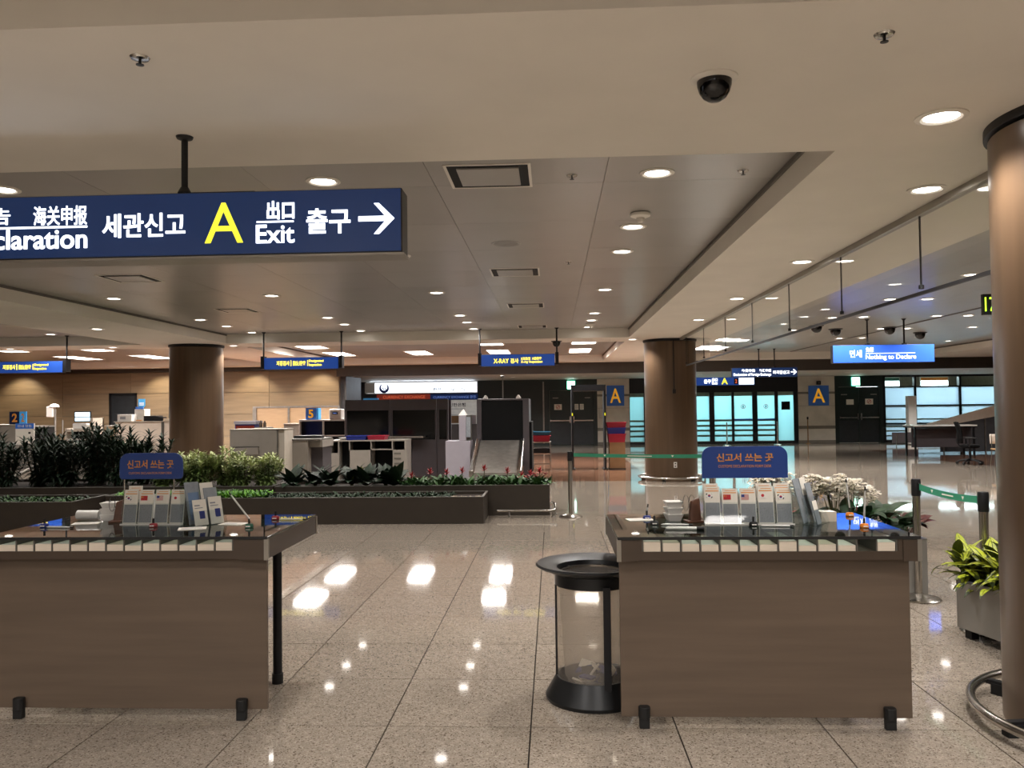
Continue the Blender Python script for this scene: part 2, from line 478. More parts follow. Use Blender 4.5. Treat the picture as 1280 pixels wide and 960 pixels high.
s.build('brown_granite_band', 'brown_floor', fl)

# ceiling: low beams at 3.1, raised coffers at 3.3
ce = struct('ceiling', bx(-26, 21, -9, 27.75, ZH + .02, ZH + .12), 'seam')
b = MB()
def beam(x0, x1, y0, y1): b.box(x0, x1, y0, y1, ZL, ZH + .02)
beam(XL0, XL1, -9, YE); beam(XM0, XM1, -9, YE)
for y0, y1 in ((YB0, YB1),):
    beam(-26, XL0, y0, y1); beam(XL1, XM0, y0, y1); beam(XM1, 21, y0, y1)
beam(-26, XL0, YC0, YC1); beam(XL1, XM0, YC0, YC1)
beam(-26, 21, YE, 27.6); beam(XR1, 21, YB1, YE)
b.build('ceiling_beam', 'beam', ce)
c = MB()   # small reveal along the foot of each coffer
for (x0, x1, y0, y1) in ((XL1, XM0, YB1, YC0), (XL1, XM0, YC1, YE), (XM1, XR1, YB1, YE), (-26, XL0, YB1, YC0)):
    for a in ((x0, x0 + .02, y0, y1), (x1 - .02, x1, y0, y1)):
        c.box(*a, ZH - .035, ZH - .002)
c.build('coffer_reveal', 'seam', ce)
panel_me = {}
def panels(x0, x1, y0, y1, nx, ny, name='ceiling_panel'):
    px = (x1 - x0) / nx; py = (y1 - y0) / ny
    key = (round(px, 3), round(py, 3))
    for i in range(nx):
        for j in range(ny):
            if key not in panel_me:
                o = bx(.0018, px - .0018, .0018, py - .0018, ZH, ZH + .019).build(name, 'coffer', ce); panel_me[key] = o.data
            else:
                o = bpy.data.objects.new(name, panel_me[key]); COL.objects.link(o); o.parent = ce
            o.location = (x0 + px * i, y0 + py * j, 0)
panels(XL1, XM0, YB1, YC0, 7, 10)
panels(XM1, XR1, YB1, YE, 6, 12)
panels(XL1, XM0, YC1, YE, 7, 4)
panels(-14.5, XL0, YB1, YC0, 4, 6)
s = MB(); s.box(-26, -14.5, YB1, YC0, ZH, ZH + .019); s.box(-26, XL0, YC1, YE, ZH, ZH + .019); s.box(-26, XL0, -9, YB0, ZH, ZH + .019)
s.box(XL1, XM0, -9, YB0, ZH, ZH + .019); s.box(XM1, 21, -9, YB0, ZH, ZH + .019)
s.build('coffer_lining', 'coffer', ce)
# bulkhead and the lower soffit to the far wall
struct('trim_1', bx(-7.28, 21, 27.6, 27.75, 2.74, ZH + .12), 'bulk')
tr = struct('trim_2', bx(-26, -7.28, 27.72, 28.1, 2.98, ZH + .12), 'bulk')
so = struct('ceiling_soffit', MB().box(-7.28, 21, 27.75, WALL_Y + .3, 2.78, 2.9).box(-8.6, -7.28, WOOD_Y + .25, WALL_Y + .3, 2.78, 2.9), 'soffit')
struct('ceiling_hall', bx(-7.28, 21, WALL_Y + .3, 43.5, 3.4, 3.5), 'soffit')

# walls out of view close the room
struct('wall_left', bx(-26, -25.8, -9, 28, 0, 3.4), 'wallpaint')
struct('wall_right', bx(20.8, 21, -9, 43.5, 0, 3.5), 'wallpaint')
struct('wall_rear', bx(-26, 21, -9.2, -9, 0, 3.4), 'wallpaint')
struct('wall_hall', bx(-8, 21, 43.3, 43.5, 0, 3.5), 'wallpaint')

# wood wall on the left: backing and big panels
ww = struct('wall_back', bx(-26, -7.28, WOOD_Y + .05, WOOD_Y + .2, 0, 3.0), 'seam')
pw = 2.43; xs_ = -7.30
zz = [0, .75, 1.5, 2.25, 2.98]
wme = {}
for i in range(8):
    xa = xs_ - pw * (i + 1)
    for j in range(4):
        if xa < -15.4 + .2 and xa + pw > -14.4 and j < 3:      # leave the recessed door free
            pass
        segs = [(xa, xa + pw)]
        if j < 3 and xa < -14.38 and xa + pw > -15.35:
            segs = [(xa, -15.35), (-14.38, xa + pw)]
        for (a0, a1) in segs:
            if a1 - a0 < .05: continue
            o = bx(.006, a1 - a0 - .006, 0, .045, zz[j] + .006, zz[j + 1] - .006).build('wood_panel', 'woodwall', ww)
            o.location = (a0, WOOD_Y, 0)
dr = struct('door_1', bx(-15.3, -14.42, WOOD_Y + .02, WOOD_Y + .045, .01, 2.2), 'doorgrey')
bx(-15.36, -15.28, WOOD_Y - .02, WOOD_Y + .05, 0, 2.28).build('door_frame', 'dark_metal', dr)
bx(-14.45, -14.37, WOOD_Y - .02, WOOD_Y + .05, 0, 2.28).build('door_frame', 'dark_metal', dr)
bx(-15.36, -14.37, WOOD_Y - .02, WOOD_Y + .05, 2.2, 2.28).build('door_frame', 'dark_metal', dr)
bx(-14.6, -14.5, WOOD_Y - .03, WOOD_Y + .02, 1.0, 1.05).build('door_handle', 'steel', dr)

# far wall: return wall, bank recess, dark wall, doors, stone piers, glazing
struct('wall_return', bx(-7.3, -7.1, WOOD_Y + .2, 30.4, 0, 2.78), 'wallgrey')
struct('wall_recess', bx(-8.6, -8.4, WOOD_Y + .2, WALL_Y + .2, 0, 2.78), 'doorblack')
struct('wall_bank', bx(-8.4, -3.17, WALL_Y + .1, WALL_Y + .25, 0, 2.78), 'wallgrey')
struct('wall_far_dark', bx(-3.17, -.29, WALL_Y, WALL_Y + .25, 0, 2.78), 'doorblack')
bx(-.42, -.36, WALL_Y - .03, WALL_Y, .1, 2.7).build('corner_strip', 'steel_dull', bpy.data.objects['wall_far_dark'])
def double_door(name, x0, x1, zt=2.78):
    d = sgroup(name)
    w = x1 - x0; lw = (w - .30) / 2
    f = MB(); f.box(x0, x0 + .15, WALL_Y, WALL_Y + .2, 0, zt); f.box(x1 - .15, x1, WALL_Y, WALL_Y + .2, 0, zt); f.box(x0 + .15, x1 - .15, WALL_Y, WALL_Y + .2, 2.32, zt)
    f.build('door_frame', 'doorblack', d)
    for k in range(2):
        a = x0 + .15 + lw * k + .006
        l = bx(a, a + lw - .012, WALL_Y + .03, WALL_Y + .09, .01, 2.31).build('door_leaf', 'doorblack', d)
        bx(a + .03, a + lw - .04, WALL_Y + .022, WALL_Y + .03, .05, .92).build('kick_plate', 'doorgrey', l)
        bar = MB(); bar.box(a + .02, a + lw - .03, WALL_Y - .04, WALL_Y, 1.02, 1.07); bar.box(a + .02, a + .06, WALL_Y, WALL_Y + .03, 1.0, 1.09)
        ex = a + lw - .1 if k == 0 else a + .04
        bar.box(ex, ex + .06, WALL_Y - .05, WALL_Y + .03, .95, 1.22)
        bar.build('push_bar', 'steel', l)
        cx = a + lw * (.25 if k == 0 else .7)
        bx(cx - .1, cx + .14, WALL_Y + .0, WALL_Y + .03, 1.98, 2.02).build('door_closer', 'steel_dull', l)
    return d
d1 = double_door('door_2', -.29, 1.87)
d2 = double_door('door_3', 11.70, 13.66)
def pier(name, x0, x1):
    p = struct(name, bx(x0, x1, WALL_Y + .02, WALL_Y + .3, 0, 2.78), 'seam')
    z = [0, .12, .60, .72, 1.55, 2.05, 2.13, 2.78]; n = 1
    mats = ['stone_band', 'stone', 'stone_band', 'stone', 'stone', 'stone_band', 'stone']
    for j in range(7):
        bx(x0 + .004, x1 - .004, WALL_Y, WALL_Y + .02, z[j] + .004, z[j + 1] - .004).build('stone_panel', mats[j], p)
    return p
pier('wall_pier_1', 1.87, 3.22); pier('wall_pier_2', 10.2, 11.70)
# sliding glass doors between the piers
dd = sgroup('door_4')
f = MB(); f.box(3.22, 10.2, WALL_Y + .05, WALL_Y + .35, 2.16, 2.78); f.box(3.22, 10.2, WALL_Y + .1, WALL_Y + .2, 0, .1)
f.build('door_header', 'black_metal', dd)
panes = [(3.24, 3.83), (3.95, 4.6), (4.72, 5.4), (5.5, 5.86), (5.93, 6.56), (6.76, 7.48), (7.58, 8.34), (8.54, 9.26), (9.39, 10.04)]
mull = [3.22] + [(panes[i][1] + panes[i + 1][0]) / 2 for i in range(8)] + [10.12]
for i, xm in enumerate(mull):
    hw = .02 if i in (0,) else (panes[i][0] - panes[i - 1][1]) / 2 if i < 9 else .08
    bx(xm - hw, xm + hw, WALL_Y + .08, WALL_Y + .22, .1, 2.16).build('mullion', 'black_metal', dd)
for i, (a, c_) in enumerate(panes):
    p = bx(a, c_, WALL_Y + .14, WALL_Y + .15, .1, 2.16).build('glass_pane', 'glass', dd)
    fz = 1.02 if i != 8 else .12
    s = MB(); s.box(a, c_, WALL_Y + .13, WALL_Y + .138, fz, 2.0)
    if i != 8:
        for z0, z1 in ((.12, .30), (.38, .52), (.60, .72), (.80, .94)): s.box(a, c_, WALL_Y + .13, WALL_Y + .138, z0, z1)
    s.build('frosted_film', 'frost', p)
    if i in (6, 7):
        st = MB(); cx = (a + c_) / 2; T = Matrix.Translation((cx, WALL_Y + .125, 1.55)) @ Matrix.Rotation(R(90), 4, 'X'); st.T = T
        st.lathe([(.075, -.002), (.095, -.002), (.095, .002), (.075, .002)], 20, closed=True, m=0)
        st.T = Matrix.Identity(4); st.box(cx - .02, cx + .02, WALL_Y + .12, WALL_Y + .124, 1.50, 1.6, 1)
        st.build('notice_sticker', ['prohib', 'navytxt'], p)
        bx(a, c_, WALL_Y + .12, WALL_Y + .126, .98, 1.04).build('blue_film_strip', 'blue_panel', p)
    if i == 8:
        bx(a + .15, a + .50, WALL_Y + .10, WALL_Y + .126, 1.4, 1.75).build('black_notice', 'void', p)
# glazed wall on the right
gw = sgroup('window_1')
f = MB(); f.box(13.66, 13.76, WALL_Y, WALL_Y + .2, 0, 2.78); f.box(13.66, 20.8, WALL_Y, WALL_Y + .2, 2.7, 2.78)
f.box(13.66, 20.8, WALL_Y, WALL_Y + .2, 0, .1)
for xm in (14.98, 16.79, 18.6):
    f.box(xm - .04, xm + .04, WALL_Y, WALL_Y + .2, .1, 2.7)
for zm in (2.30, 1.52, .78): f.box(13.76, 20.8, WALL_Y + .03, WALL_Y + .15, zm - .025, zm + .025)
f.build('window_frame', 'black_metal', gw)
ed = [13.76, 14.94, 15.02, 16.75, 16.83, 18.56, 18.64, 20.7]
for i in range(0, 8, 2):
    a, c_ = ed[i], ed[i + 1]
    p = bx(a, c_, WALL_Y + .08, WALL_Y + .09, .1, 2.7).build('glass_pane', 'glass', gw)
    s = MB(); s.box(a, c_, WALL_Y + .07, WALL_Y + .078, 1.545, 2.275); s.box(a, c_, WALL_Y + .07, WALL_Y + .078, .98, 1.495)
    s.box(a, c_, WALL_Y + .07, WALL_Y + .078, .8, .92)
    for z0, z1 in ((.12, .24), (.30, .44), (.50, .62), (.68, .75)): s.box(a, c_, WALL_Y + .07, WALL_Y + .078, z0, z1)
    s.build('frosted_film', 'frost_grey', p)
# arrivals hall beyond: lights, a column and lit panels seen through the clear transom
for i, x in enumerate((4.6, 7.4, 10.0)):
    addlight(arealight('hall_ceiling_light', HALL_W * .22, 2.4, 1.2, (.80, .95, 1.0)), (x, 37.2, 3.35), None, (R(-35), 0, 0))
for i, x in enumerate((15.0, 18.3)):
    addlight(arealight('hall_ceiling_light_white', HALL_W * .32, 2.4, 1.2, (.85, .93, 1.0)), (x, 37.4, 3.35), None, (R(-35), 0, 0))
for i, (x, wd) in enumerate(((14.9, 1.1), (16.0, .8), (18.0, 1.3))):
    t = thing('shop_sign', ['wide white lit shop sign beyond the clear transom glass beside the dark door', 'lit shop sign beyond the transom, in the middle of the glazed wall', 'lit shop sign beyond the transom, next to the brown column'][i], 'sign', (x, 40, 2.3))
    bx(-wd / 2, wd / 2, 0, .12, 0, .55).build('sign_box', 'white_trim', t)
    bx(-wd / 2 + .03, wd / 2 - .03, -.02, 0, .04, .36).build('lit_face', 'hall_sign', t)
    bx(-wd / 2 + .03, wd / 2 - .03, -.02, 0, .38, .51).build('coloured_band', ['sky_blue', 'pen_green', 'pen_orange'][i], t)
    MB().box(-wd / 2 + .1, -wd / 2 + .16, .02, .08, -2.3, 0).box(wd / 2 - .16, wd / 2 - .1, .02, .08, -2.3, 0).build('post', 'alu', t)

# big round columns
def column(x, y, label):
    t = thing('column', label, 'column', (x, y, 0), 0, 'round wood clad columns', 'structure')
    MB().lathe([(.57, 0), (.57, ZL - .06)], 64).build('shaft', 'colm', t, True)
    MB().lathe([(.545, ZL - .06), (.545, ZL - .05), (.59, ZL - .045), (.59, ZL)], 64).build('cap_ring', 'black_metal', t, True)
    return t
c0 = column(2.88, 4.32, 'brown wood clad round column closest by, cut by the right picture edge')
c1 = column(2.62, 18.6, 'brown round column in the middle with a small wall box and power outlet')
c2 = column(-7.93, 18.1, 'brown round column behind the olive shrubs and the planters')
bx(-.035, .035, -.59, -.565, 1.9, 1.99).build('call_box', 'dark_metal', c1)
bx(-.01, .01, -.585, -.568, 1.99, ZL - .05).build('cable_conduit', 'black_metal', c1)
o = bx(-.035, .035, -.585, -.565, .3, .42).build('power_outlet', 'white_plastic', c1)
MB().box(-.015, .015, -.59, -.585, .32, .345).box(-.015, .015, -.59, -.585, .375, .4).build('socket', 'void', o)
def ring(x, y, label, rr=.72):
    t = thing('guard_ring', label, 'guard rail', (x, y, 0), 0, 'steel guard rings at column feet')
    pts = [(rr * math.cos(a * math.pi / 32), rr * math.sin(a * math.pi / 32), .075) for a in range(64)]
    MB().tube(pts, .024, 10, closed=True).build('rail', 'steel', t, True)
    for k in range(6):
        a = k * math.pi / 3 + R(7)
        T = Matrix.Rotation(a, 4, 'Z')
        q = MB(T); q.box(.575, rr, -.02, .02, .05, .075); q.box(rr - .12, rr - .04, -.028, .028, 0, .06)
        q.build('foot', 'dark_metal', t)
ring(2.88, 4.32, 'steel guard ring at the foot of the closest brown column')
ring(2.62, 18.6, 'shiny steel guard ring around the middle brown column')

# smoke screen glass hanging under the ceiling beam
gs = thing('ceiling_glass_screen', 'clear glass screen hanging below the ceiling beam with thin rods', 'glass screen', (2.78, 0, ZL))
bx(-.03, .03, 4.95, 17.95, -.05, 0).build('top_rail', 'alu', gs)
for k, (a, c_) in enumerate(((4.98, 6.34), (6.36, 8.05), (8.07, 9.8), (9.82, 11.6), (11.62, 13.4), (13.42, 15.3), (15.32, 17.3))):
    bx(-.005, .005, a, c_, -.62, -.05).build('glass_pane', 'smoke_glass', gs)
    MB().cyl(0, c_ + .01, -.58, -.05, .008, 6).cyl(0, c_ + .01, -.6, -.57, .02, 8).build('hanger_rod', 'dark_metal', gs)
bx(-.012, .012, 4.98, 17.3, -.645, -.62).build('bottom_rail', 'black_metal', gs)
bx(7.5, 7.56, 8, 26.5, ZH - .012, ZH + .001).build('ceiling_slot', 'seam', ce)

# ================================================================== THINGS ON THE CEILING
def down_proto(zc):
    t = thing('downlight', 'x', 'ceiling light')
    MB().lathe([(.085, -.004), (.10, -.012), (.125, -.006), (.125, .0), (.085, .0)], 28, closed=True).build('trim_ring', 'white_trim', t, True)
    MB().lathe([(.0, -.0035), (.084, -.0035), (.084, 0)], 24).build('lamp_face', 'disc', t)
    addlight(spot('downlight_beam', DOWN_W), (0, 0, -.03), t)
    return t
dp = down_proto(0); first = [True]
def down(x, y, z, label, group):
    global dp
    if first[0]:
        dp.location = (x, y, z); dp['label'] = label; dp['group'] = group; first[0] = False; return dp
    return dup(dp, (x, y, z), label=label, group=group)
XS = [(.76, 'right'), (-1.64, 'second'), (-4.04, 'third'), (-6.38, 'fourth')]
ORD = ['first', 'second', 'third', 'fourth', 'fifth', 'sixth', 'seventh', 'eighth', 'ninth', 'tenth', 'eleventh', 'twelfth', 'thirteenth']
ROWN = {5.88: 'nearest row', 8.86: 'second row', 11.75: 'third row', 14.72: 'fourth row', 15.93: 'fifth row', 17.3: 'last row'}
COLN = {.76: 'rightmost line', -1.64: 'second line from the right', -4.04: 'second line from the left', -6.38: 'leftmost line'}
for x, _ in XS:
    for y, rn in ROWN.items():
        down(x, y, ZH, 'round light in the big recess, %s from the camera, %s' % (rn, COLN[x]), 'downlights in the big ceiling recess')
down(.76, 7.64, ZH, 'round ceiling light right beside the white smoke detector', 'downlights in the big ceiling recess')
for k, (x, y) in enumerate(((1.99, 4.27), (2.56, 5.73), (2.56, 8.56), (2.54, 11.45), (2.5, 14.2), (1.76, 18.2))):
    down(x, y, ZL, ['round ceiling light between dome camera and the closest column', 'beam light at the start of the hanging glass screen',
                    'beam light beside the second glass hanger rod', 'third beam light along the glass screen', 'beam light just before the middle column',
                    'small beam light left above the middle column'][k], 'downlights on the low beams')
down(-7.96, 14.1, ZL, 'beam light in front of the left column', 'downlights on the low beams')
down(-7.16, 18.27, ZL, 'beam light right of the left column top', 'downlights on the low beams')
for k, (x, y) in enumerate(((5.45, 10.99), (5.4, 13.46), (6.0, 13.5), (5.4, 16.2), (5.97, 16.15), (7.36, 16.18), (7.95, 16.2), (7.33, 18.8), (7.9, 18.8), (9.3, 18.75), (7.3, 21.4), (7.85, 21.35), (9.27, 21.35), (5.4, 18.8), (9.3, 16.2), (5.45, 8.3), (5.45, 5.7), (6.0, 8.3), (8.0, 5.7), (8.0, 8.3), (8.0, 11.0), (8.0, 13.5), (9.9, 11.0), (9.9, 13.5))):
    down(x, y, ZH, 'round light beyond the hanging glass, row %s metres back, %s line across' % (['five', 'eight', 'eleven', 'thirteen', 'sixteen', 'nineteen', 'twenty-one'][[5.7, 8.3, 11.0, 13.5, 16.2, 18.8, 21.4].index(min([5.7, 8.3, 11.0, 13.5, 16.2, 18.8, 21.4], key=lambda q: abs(q - y)))], 'first' if x < 5.8 else 'second' if x < 7 else 'third' if x < 7.6 else 'fourth' if x < 8.5 else 'fifth'), 'downlights beyond the glass screen')  # lamps hidden by the closest column are added to brighten this bay
for x in (-10.6, -12.9):
    for y in (9.0, 11.8, 14.7):
        down(x, y, ZH, 'round ceiling light in the far left recess, %s row, %s line' % ({9.0: 'nearest', 11.8: 'middle', 14.7: 'far'}[y], 'right' if x > -11 else 'left'), 'downlights in the left recess')
# near bay, out of view: lamps added to light near floor and front faces
for x in (-4.04, -1.64, .76):
    for y in (1.6, -1.3):
        down(x, y, ZH, 'added round ceiling light above the viewer, %s row, %s' % ('front' if y > 0 else 'rear', {-4.04: 'left', -1.64: 'middle', .76: 'right'}[x]), 'added downlights above the viewer')
for k, (x, y) in enumerate(((-5.2, -2.4), (-2.8, -2.4), (-.4, -2.4), (2.9, -5.2), (-5.2, -5.6), (-2.8, -5.6), (-.4, -5.6), (5.8, -2.4))):
    t = thing('oblong_ceiling_light', 'added oblong fill light behind the viewer, %s of eight' % ORD[k], 'ceiling light', (x, y, ZH if x != 2.9 else ZL), 0, 'added fill lights behind the viewer')
    bx(-.36, .36, -.66, .66, -.02, 0).build('frame', 'white_trim', t); bx(-.32, .32, -.62, .62, -.024, -.02).build('diffuser', 'bigdisc', t)
    addlight(arealight('rear_fill_light', REAR_FILL_W, .6, 1.2), (0, 0, -.04), t)  # added fill, brightens surfaces that face the camera
down(12.6, 24.2, ZL, 'added beam light above the grey inspection table', 'downlights on the low beams')  # added lamp, brightens the table and conveyor area
down(14.6, 24.2, ZL, 'added beam light above the sloping conveyor', 'downlights on the low beams')  # added lamp, lifts the dark conveyor panel
down(2.6, 2.4, ZL, 'added beam light above the viewer beside the closest column', 'downlights on the low beams')  # added out of view to brighten the near area
down(10.7, 20.2, ZH, 'round light close to the right ceiling slope, nearer one', 'downlights beyond the glass screen')
down(10.7, 22.9, ZH, 'round light close to the right ceiling slope, farther one', 'downlights beyond the glass screen')
for x in (-10.6, -12.9):
    down(x, 17.0, ZH, 'added round light before the far beam of the left recess, %s one' % ('right' if x > -11 else 'left'), 'downlights in the left recess')  # added to light the counter fronts from the camera side
down(-9.9, 18.2, ZL, 'added beam light left of the left column', 'downlights on the low beams')  # added lamp, brightens the pale service counter
down(-12.3, 18.2, ZL, 'added beam light further left of the left column', 'downlights on the low beams')  # added lamp, brightens the counters further left
down(2.6, -.4, ZL, 'added beam light behind the viewer', 'downlights on the low beams')  # added out of view as extra front light
down(6.0, 3.9, ZL, 'beam light right of the closest column', 'downlights on the low beams')
down(5.5, 6.0, ZH, 'round ceiling light behind the closest column', 'downlights beyond the glass screen')
# wall washers near the wood wall, and soffit lights
wl = [(-7.9, 27.2), (-10.2, 27.2), (-13.4, 27.2), (-18.4, 27.2), (-20.5, 27.2)]
for k, (x, y) in enumerate(wl):
    t = thing('wall_washer_light', ['warm wall light over the wood wall next to the bank sign', 'warm wall light above the low wooden screen', 'warm wall light by the blue wall sign',
              'warm wall light above the number 2 sign', 'warm wall light at the left end of the wood wall'][k], 'ceiling light', (x, y, ZL), 0, 'wall washer lights')
    MB().lathe([(.06, -.004), (.07, -.01), (.09, -.005), (.09, 0), (.06, 0)], 16, closed=True).build('trim_ring', 'white_trim', t, True)
    MB().lathe([(0, -.003), (.059, -.003), (.059, 0)], 14).build('lamp_face', 'disc', t)
    addlight(spot('wall_washer_beam', WASH_W, R(100), .05, (1, .84, .60)), (0, 0, -.03), t, (R(28), 0, 0))
for k, x in enumerate((-1.5, 1.2, 5.5, 8.2, 10.9, 12.7, 15.2, 17.6)):
    t = thing('soffit_light', 'tiny round light in the low soffit before the far doors, %s from the left' % ORD[k], 'ceiling light', (x, 31.2, 2.78), 0, 'soffit lights')
    MB().lathe([(.06, -.004), (.07, -.01), (.09, -.005), (.09, 0), (.06, 0)], 14, closed=True).build('trim_ring', 'white_trim', t, True)
    MB().lathe([(0, -.003), (.059, -.003), (.059, 0)], 14).build('lamp_face', 'disc', t)
    addlight(spot('soffit_beam', SOFFIT_W, R(130), .05), (0, 0, -.03), t)
# large oblong lights in the far recesses
big = None
bl = [(-6.35, 21.45), (-6.35, 24.45), (-3.95, 24.5), (-1.58, 21.5), (-1.58, 24.5), (.82, 21.5), (.82, 24.5), (4.4, 21.1), (4.4, 24.0), 
      (-9.75, 24.4), (-9.75, 21.4), (-12.1, 24.5), (-12.1, 21.5), (-14.4, 24.5), (-14.4, 21.4), (-3.95, 21.5)]
bn = ['nearer', 'farther']
for k, (x, y) in enumerate(bl[:-1]):
    where = 'left of the left column' if x < -9 else 'between the two hanging inspection signs' if x < -3 else 'around the hanging yellow-lettered middle sign' if x < 1 else 'beyond the glass screen'
    lb = 'bright oblong ceiling light, %s row, %s line from the far left' % ('front' if y < 23 else 'back', ORD[round((x + 14.4) / 2.36)])
    if big is None:
        big = thing('oblong_ceiling_light', lb, 'ceiling light', (x, y, ZH), 0, 'large oblong lights in the far recesses')
        MB().box(-.36, .36, -.66, -.62, -.02, 0).box(-.36, .36, .62, .66, -.02, 0).box(-.36, -.32, -.62, .62, -.02, 0).box(.32, .36, -.62, .62, -.02, 0).build('frame', 'white_trim', big)
        bx(-.32, .32, -.62, .62, -.008, 0).build('diffuser', 'bigdisc', big)
        addlight(arealight('oblong_light', PANEL_W, .6, 1.2), (0, 0, -.03), big)
    else:
        big_o = dup(big, (x, y, ZH), label=lb); big_o.scale = (.95, .5 if y < 23 else 1.35, 1)
# square air diffusers
dif = None
dl = [(-.43, 5.86, 'square ceiling air vent closest by, centred in the big recess'), (-.44, 10.1, 'second square ceiling vent, behind the closest one'), (-.42, 13.45, 'third square ceiling vent back from the closest'),
      (-.4, 17.0, 'furthest square ceiling vent, before the far beam'), (-5.22, 10.0, 'square ceiling vent below the big blue hanging sign'), (-5.2, 13.45, 'square ceiling vent left, behind the one below the blue sign')]
for x, y, lb in dl:
    if dif is None:
        dif = thing('ceiling_air_vent', lb, 'vent', (x, y, ZH), 0, 'square ceiling vents')
        f = MB(); f.box(-.30, .30, -.30, -.28, -.006, 0); f.box(-.30, .30, .28, .30, -.006, 0); f.box(-.30, -.28, -.28, .28, -.006, 0); f.box(.28, .30, -.28, .28, -.006, 0)
        f.build('frame', 'white_trim', dif)
        bx(-.28, .28, -.28, .28, -.002, 0).build('slot', 'void', dif)
        bx(-.215, .215, -.215, .215, -.012, -.002).build('plate', 'coffer', dif)
    else: dup(dif, (x, y, ZH), label=lb)
t = thing('ceiling_speaker', 'round flush speaker grille on the ceiling behind the closest vent', 'speaker', (-.45, 8.3, ZH))
MB().lathe([(.12, -.003), (.14, -.008), (.155, 0), (.12, 0)], 28, closed=True).build('ring', 'coffer', t, True)
MB().lathe([(0, -.004), (.12, -.004), (.12, 0)], 28).build('grille', 'steel_dull', t)
def smoke(x, y, z, lb):
    t = thing('smoke_detector', lb, 'smoke detector', (x, y, z))
    MB().lathe([(.05, -.045), (.085, -.03), (.09, -.012), (.075, 0)], 24).build('base', 'white_trim', t, True)
    MB().lathe([(0, -.085), (.022, -.08), (.034, -.062), (.036, -.045)], 20).build('sensor_head', 'white_trim', t, True)
smoke(.77, 7.1, ZH, 'white cone smoke detector beside the second light of the edge line')
smoke(.77, 16.6, ZH, 'tiny white smoke detector far back on the edge line')
def sprinkler(x, y, z, lb):
    t = thing('sprinkler', lb, 'sprinkler', (x, y, z), 0, 'ceiling sprinklers')
    MB().lathe([(.012, -.012), (.034, -.008), (.04, 0)], 20).build('rosette', 'steel', t, True)
    MB().lathe([(0, -.034), (.016, -.032), (.016, -.029), (.006, -.026), (.006, -.010)], 14).build('head', 'dark_metal', t, True)
for a in ((-1.673, 3.28, ZL, 'small round sprinkler on the near beam, upper left of the picture'), (1.322, 3.29, ZL, 'small sprinkler on the near beam, upper right corner'), (.158, 5.89, ZH, 'tiny sprinkler between vent and closest recess light'),
          (1.364, 5.88, ZH, 'tiny sprinkler near the corner of the big recess'), (.2, 9.43, ZH, 'tiny sprinkler behind the smoke detector'), (-4.12, 7.2, ZH, 'tiny sprinkler above the lettered blue sign')):
    sprinkler(*a)
# dome cameras
def dome(x, y, z, lb, k=1.0, white=True):
    t = thing('dome_camera', lb, 'camera', (x, y, z), 0, 'dome cameras')
    MB().lathe([(.076 * k, -.016 * k), (.086 * k, -.016 * k), (.103 * k, -.006 * k), (.103 * k, 0)], 32).build('housing', 'white_trim' if white else 'black_metal', t, True)
    MB().lathe([(0, -.108 * k), (.026 * k, -.104 * k), (.05 * k, -.089 * k), (.066 * k, -.066 * k), (.075 * k, -.036 * k), (.077 * k, -.012 * k)], 32).build('dome', 'domeblack', t, True)
dome(.735, 3.68, ZL, 'black glass dome camera in white ring on the near beam')
for x, y, lb in ((5.6, 17.8, 'far black dome camera left of the blue nothing-to-declare sign'), (3.78, 15.3, 'far black dome camera just right of the hanging glass'),
                 (7.4, 18.5, 'far black dome camera right above the bright blue sign'), (6.3, 18.7, 'far black dome camera above the bright blue sign'), (8.7, 20.0, 'black dome camera farthest right above the bright blue sign')):
    dome(x, y, ZH, lb, 1.5, False)
dome(.1, 18.4, ZL, 'small dark camera on the far beam by the yellow lettered x-ray sign', 1.2, False)

# ================================================================== HANGING SIGNS
def lightbox(t, x0, x1, z0, z1, dp, face, frame='sign_frame'):
    f = MB(); f.box(x0, x1, .006, dp, z0, z1)
    f.build('sign_box', frame, t, bevel=.006)
    bx(x0 + .006, x1 - .006, 0, .006, z0 + .008, z1 - .006).build('lit_face', face, t)
def rods(t, xs, y, z0, z1, r=.012, flange=True):
    for x in xs:
        m = MB().cyl(x, y, z0, z1, r, 12)
        if flange:
            m.lathe([(r, z1 - .02), (.04, z1 - .012), (.045, z1)], 16, (x, y)); m.lathe([(.03, z0 - .02), (.036, z0), (.02, z0 + .03)], 12, (x, y))
        m.build('hanger_rod', 'black_metal', t, True)
def arrow(mb, x0, x1, z0, z1, y, d, th):
    zc = (z0 + z1) / 2; h = (z1 - z0) / 2
    mb.prism([(x0, zc - th / 2), (x1 - th, zc - th / 2), (x1 - th, zc + th / 2), (x0, zc + th / 2)], y - d, y)
    k = th * .75
    for sgn in (1, -1):
        pts = [(x1, zc), (x1 - h + 0, zc + sgn * h), (x1 - h - k * 1.4, zc + sgn * h), (x1 - k * 1.9, zc)]
        if sgn > 0: mb.prism(pts, y - d, y)
        else: mb.prism(pts[::-1], y - d, y)
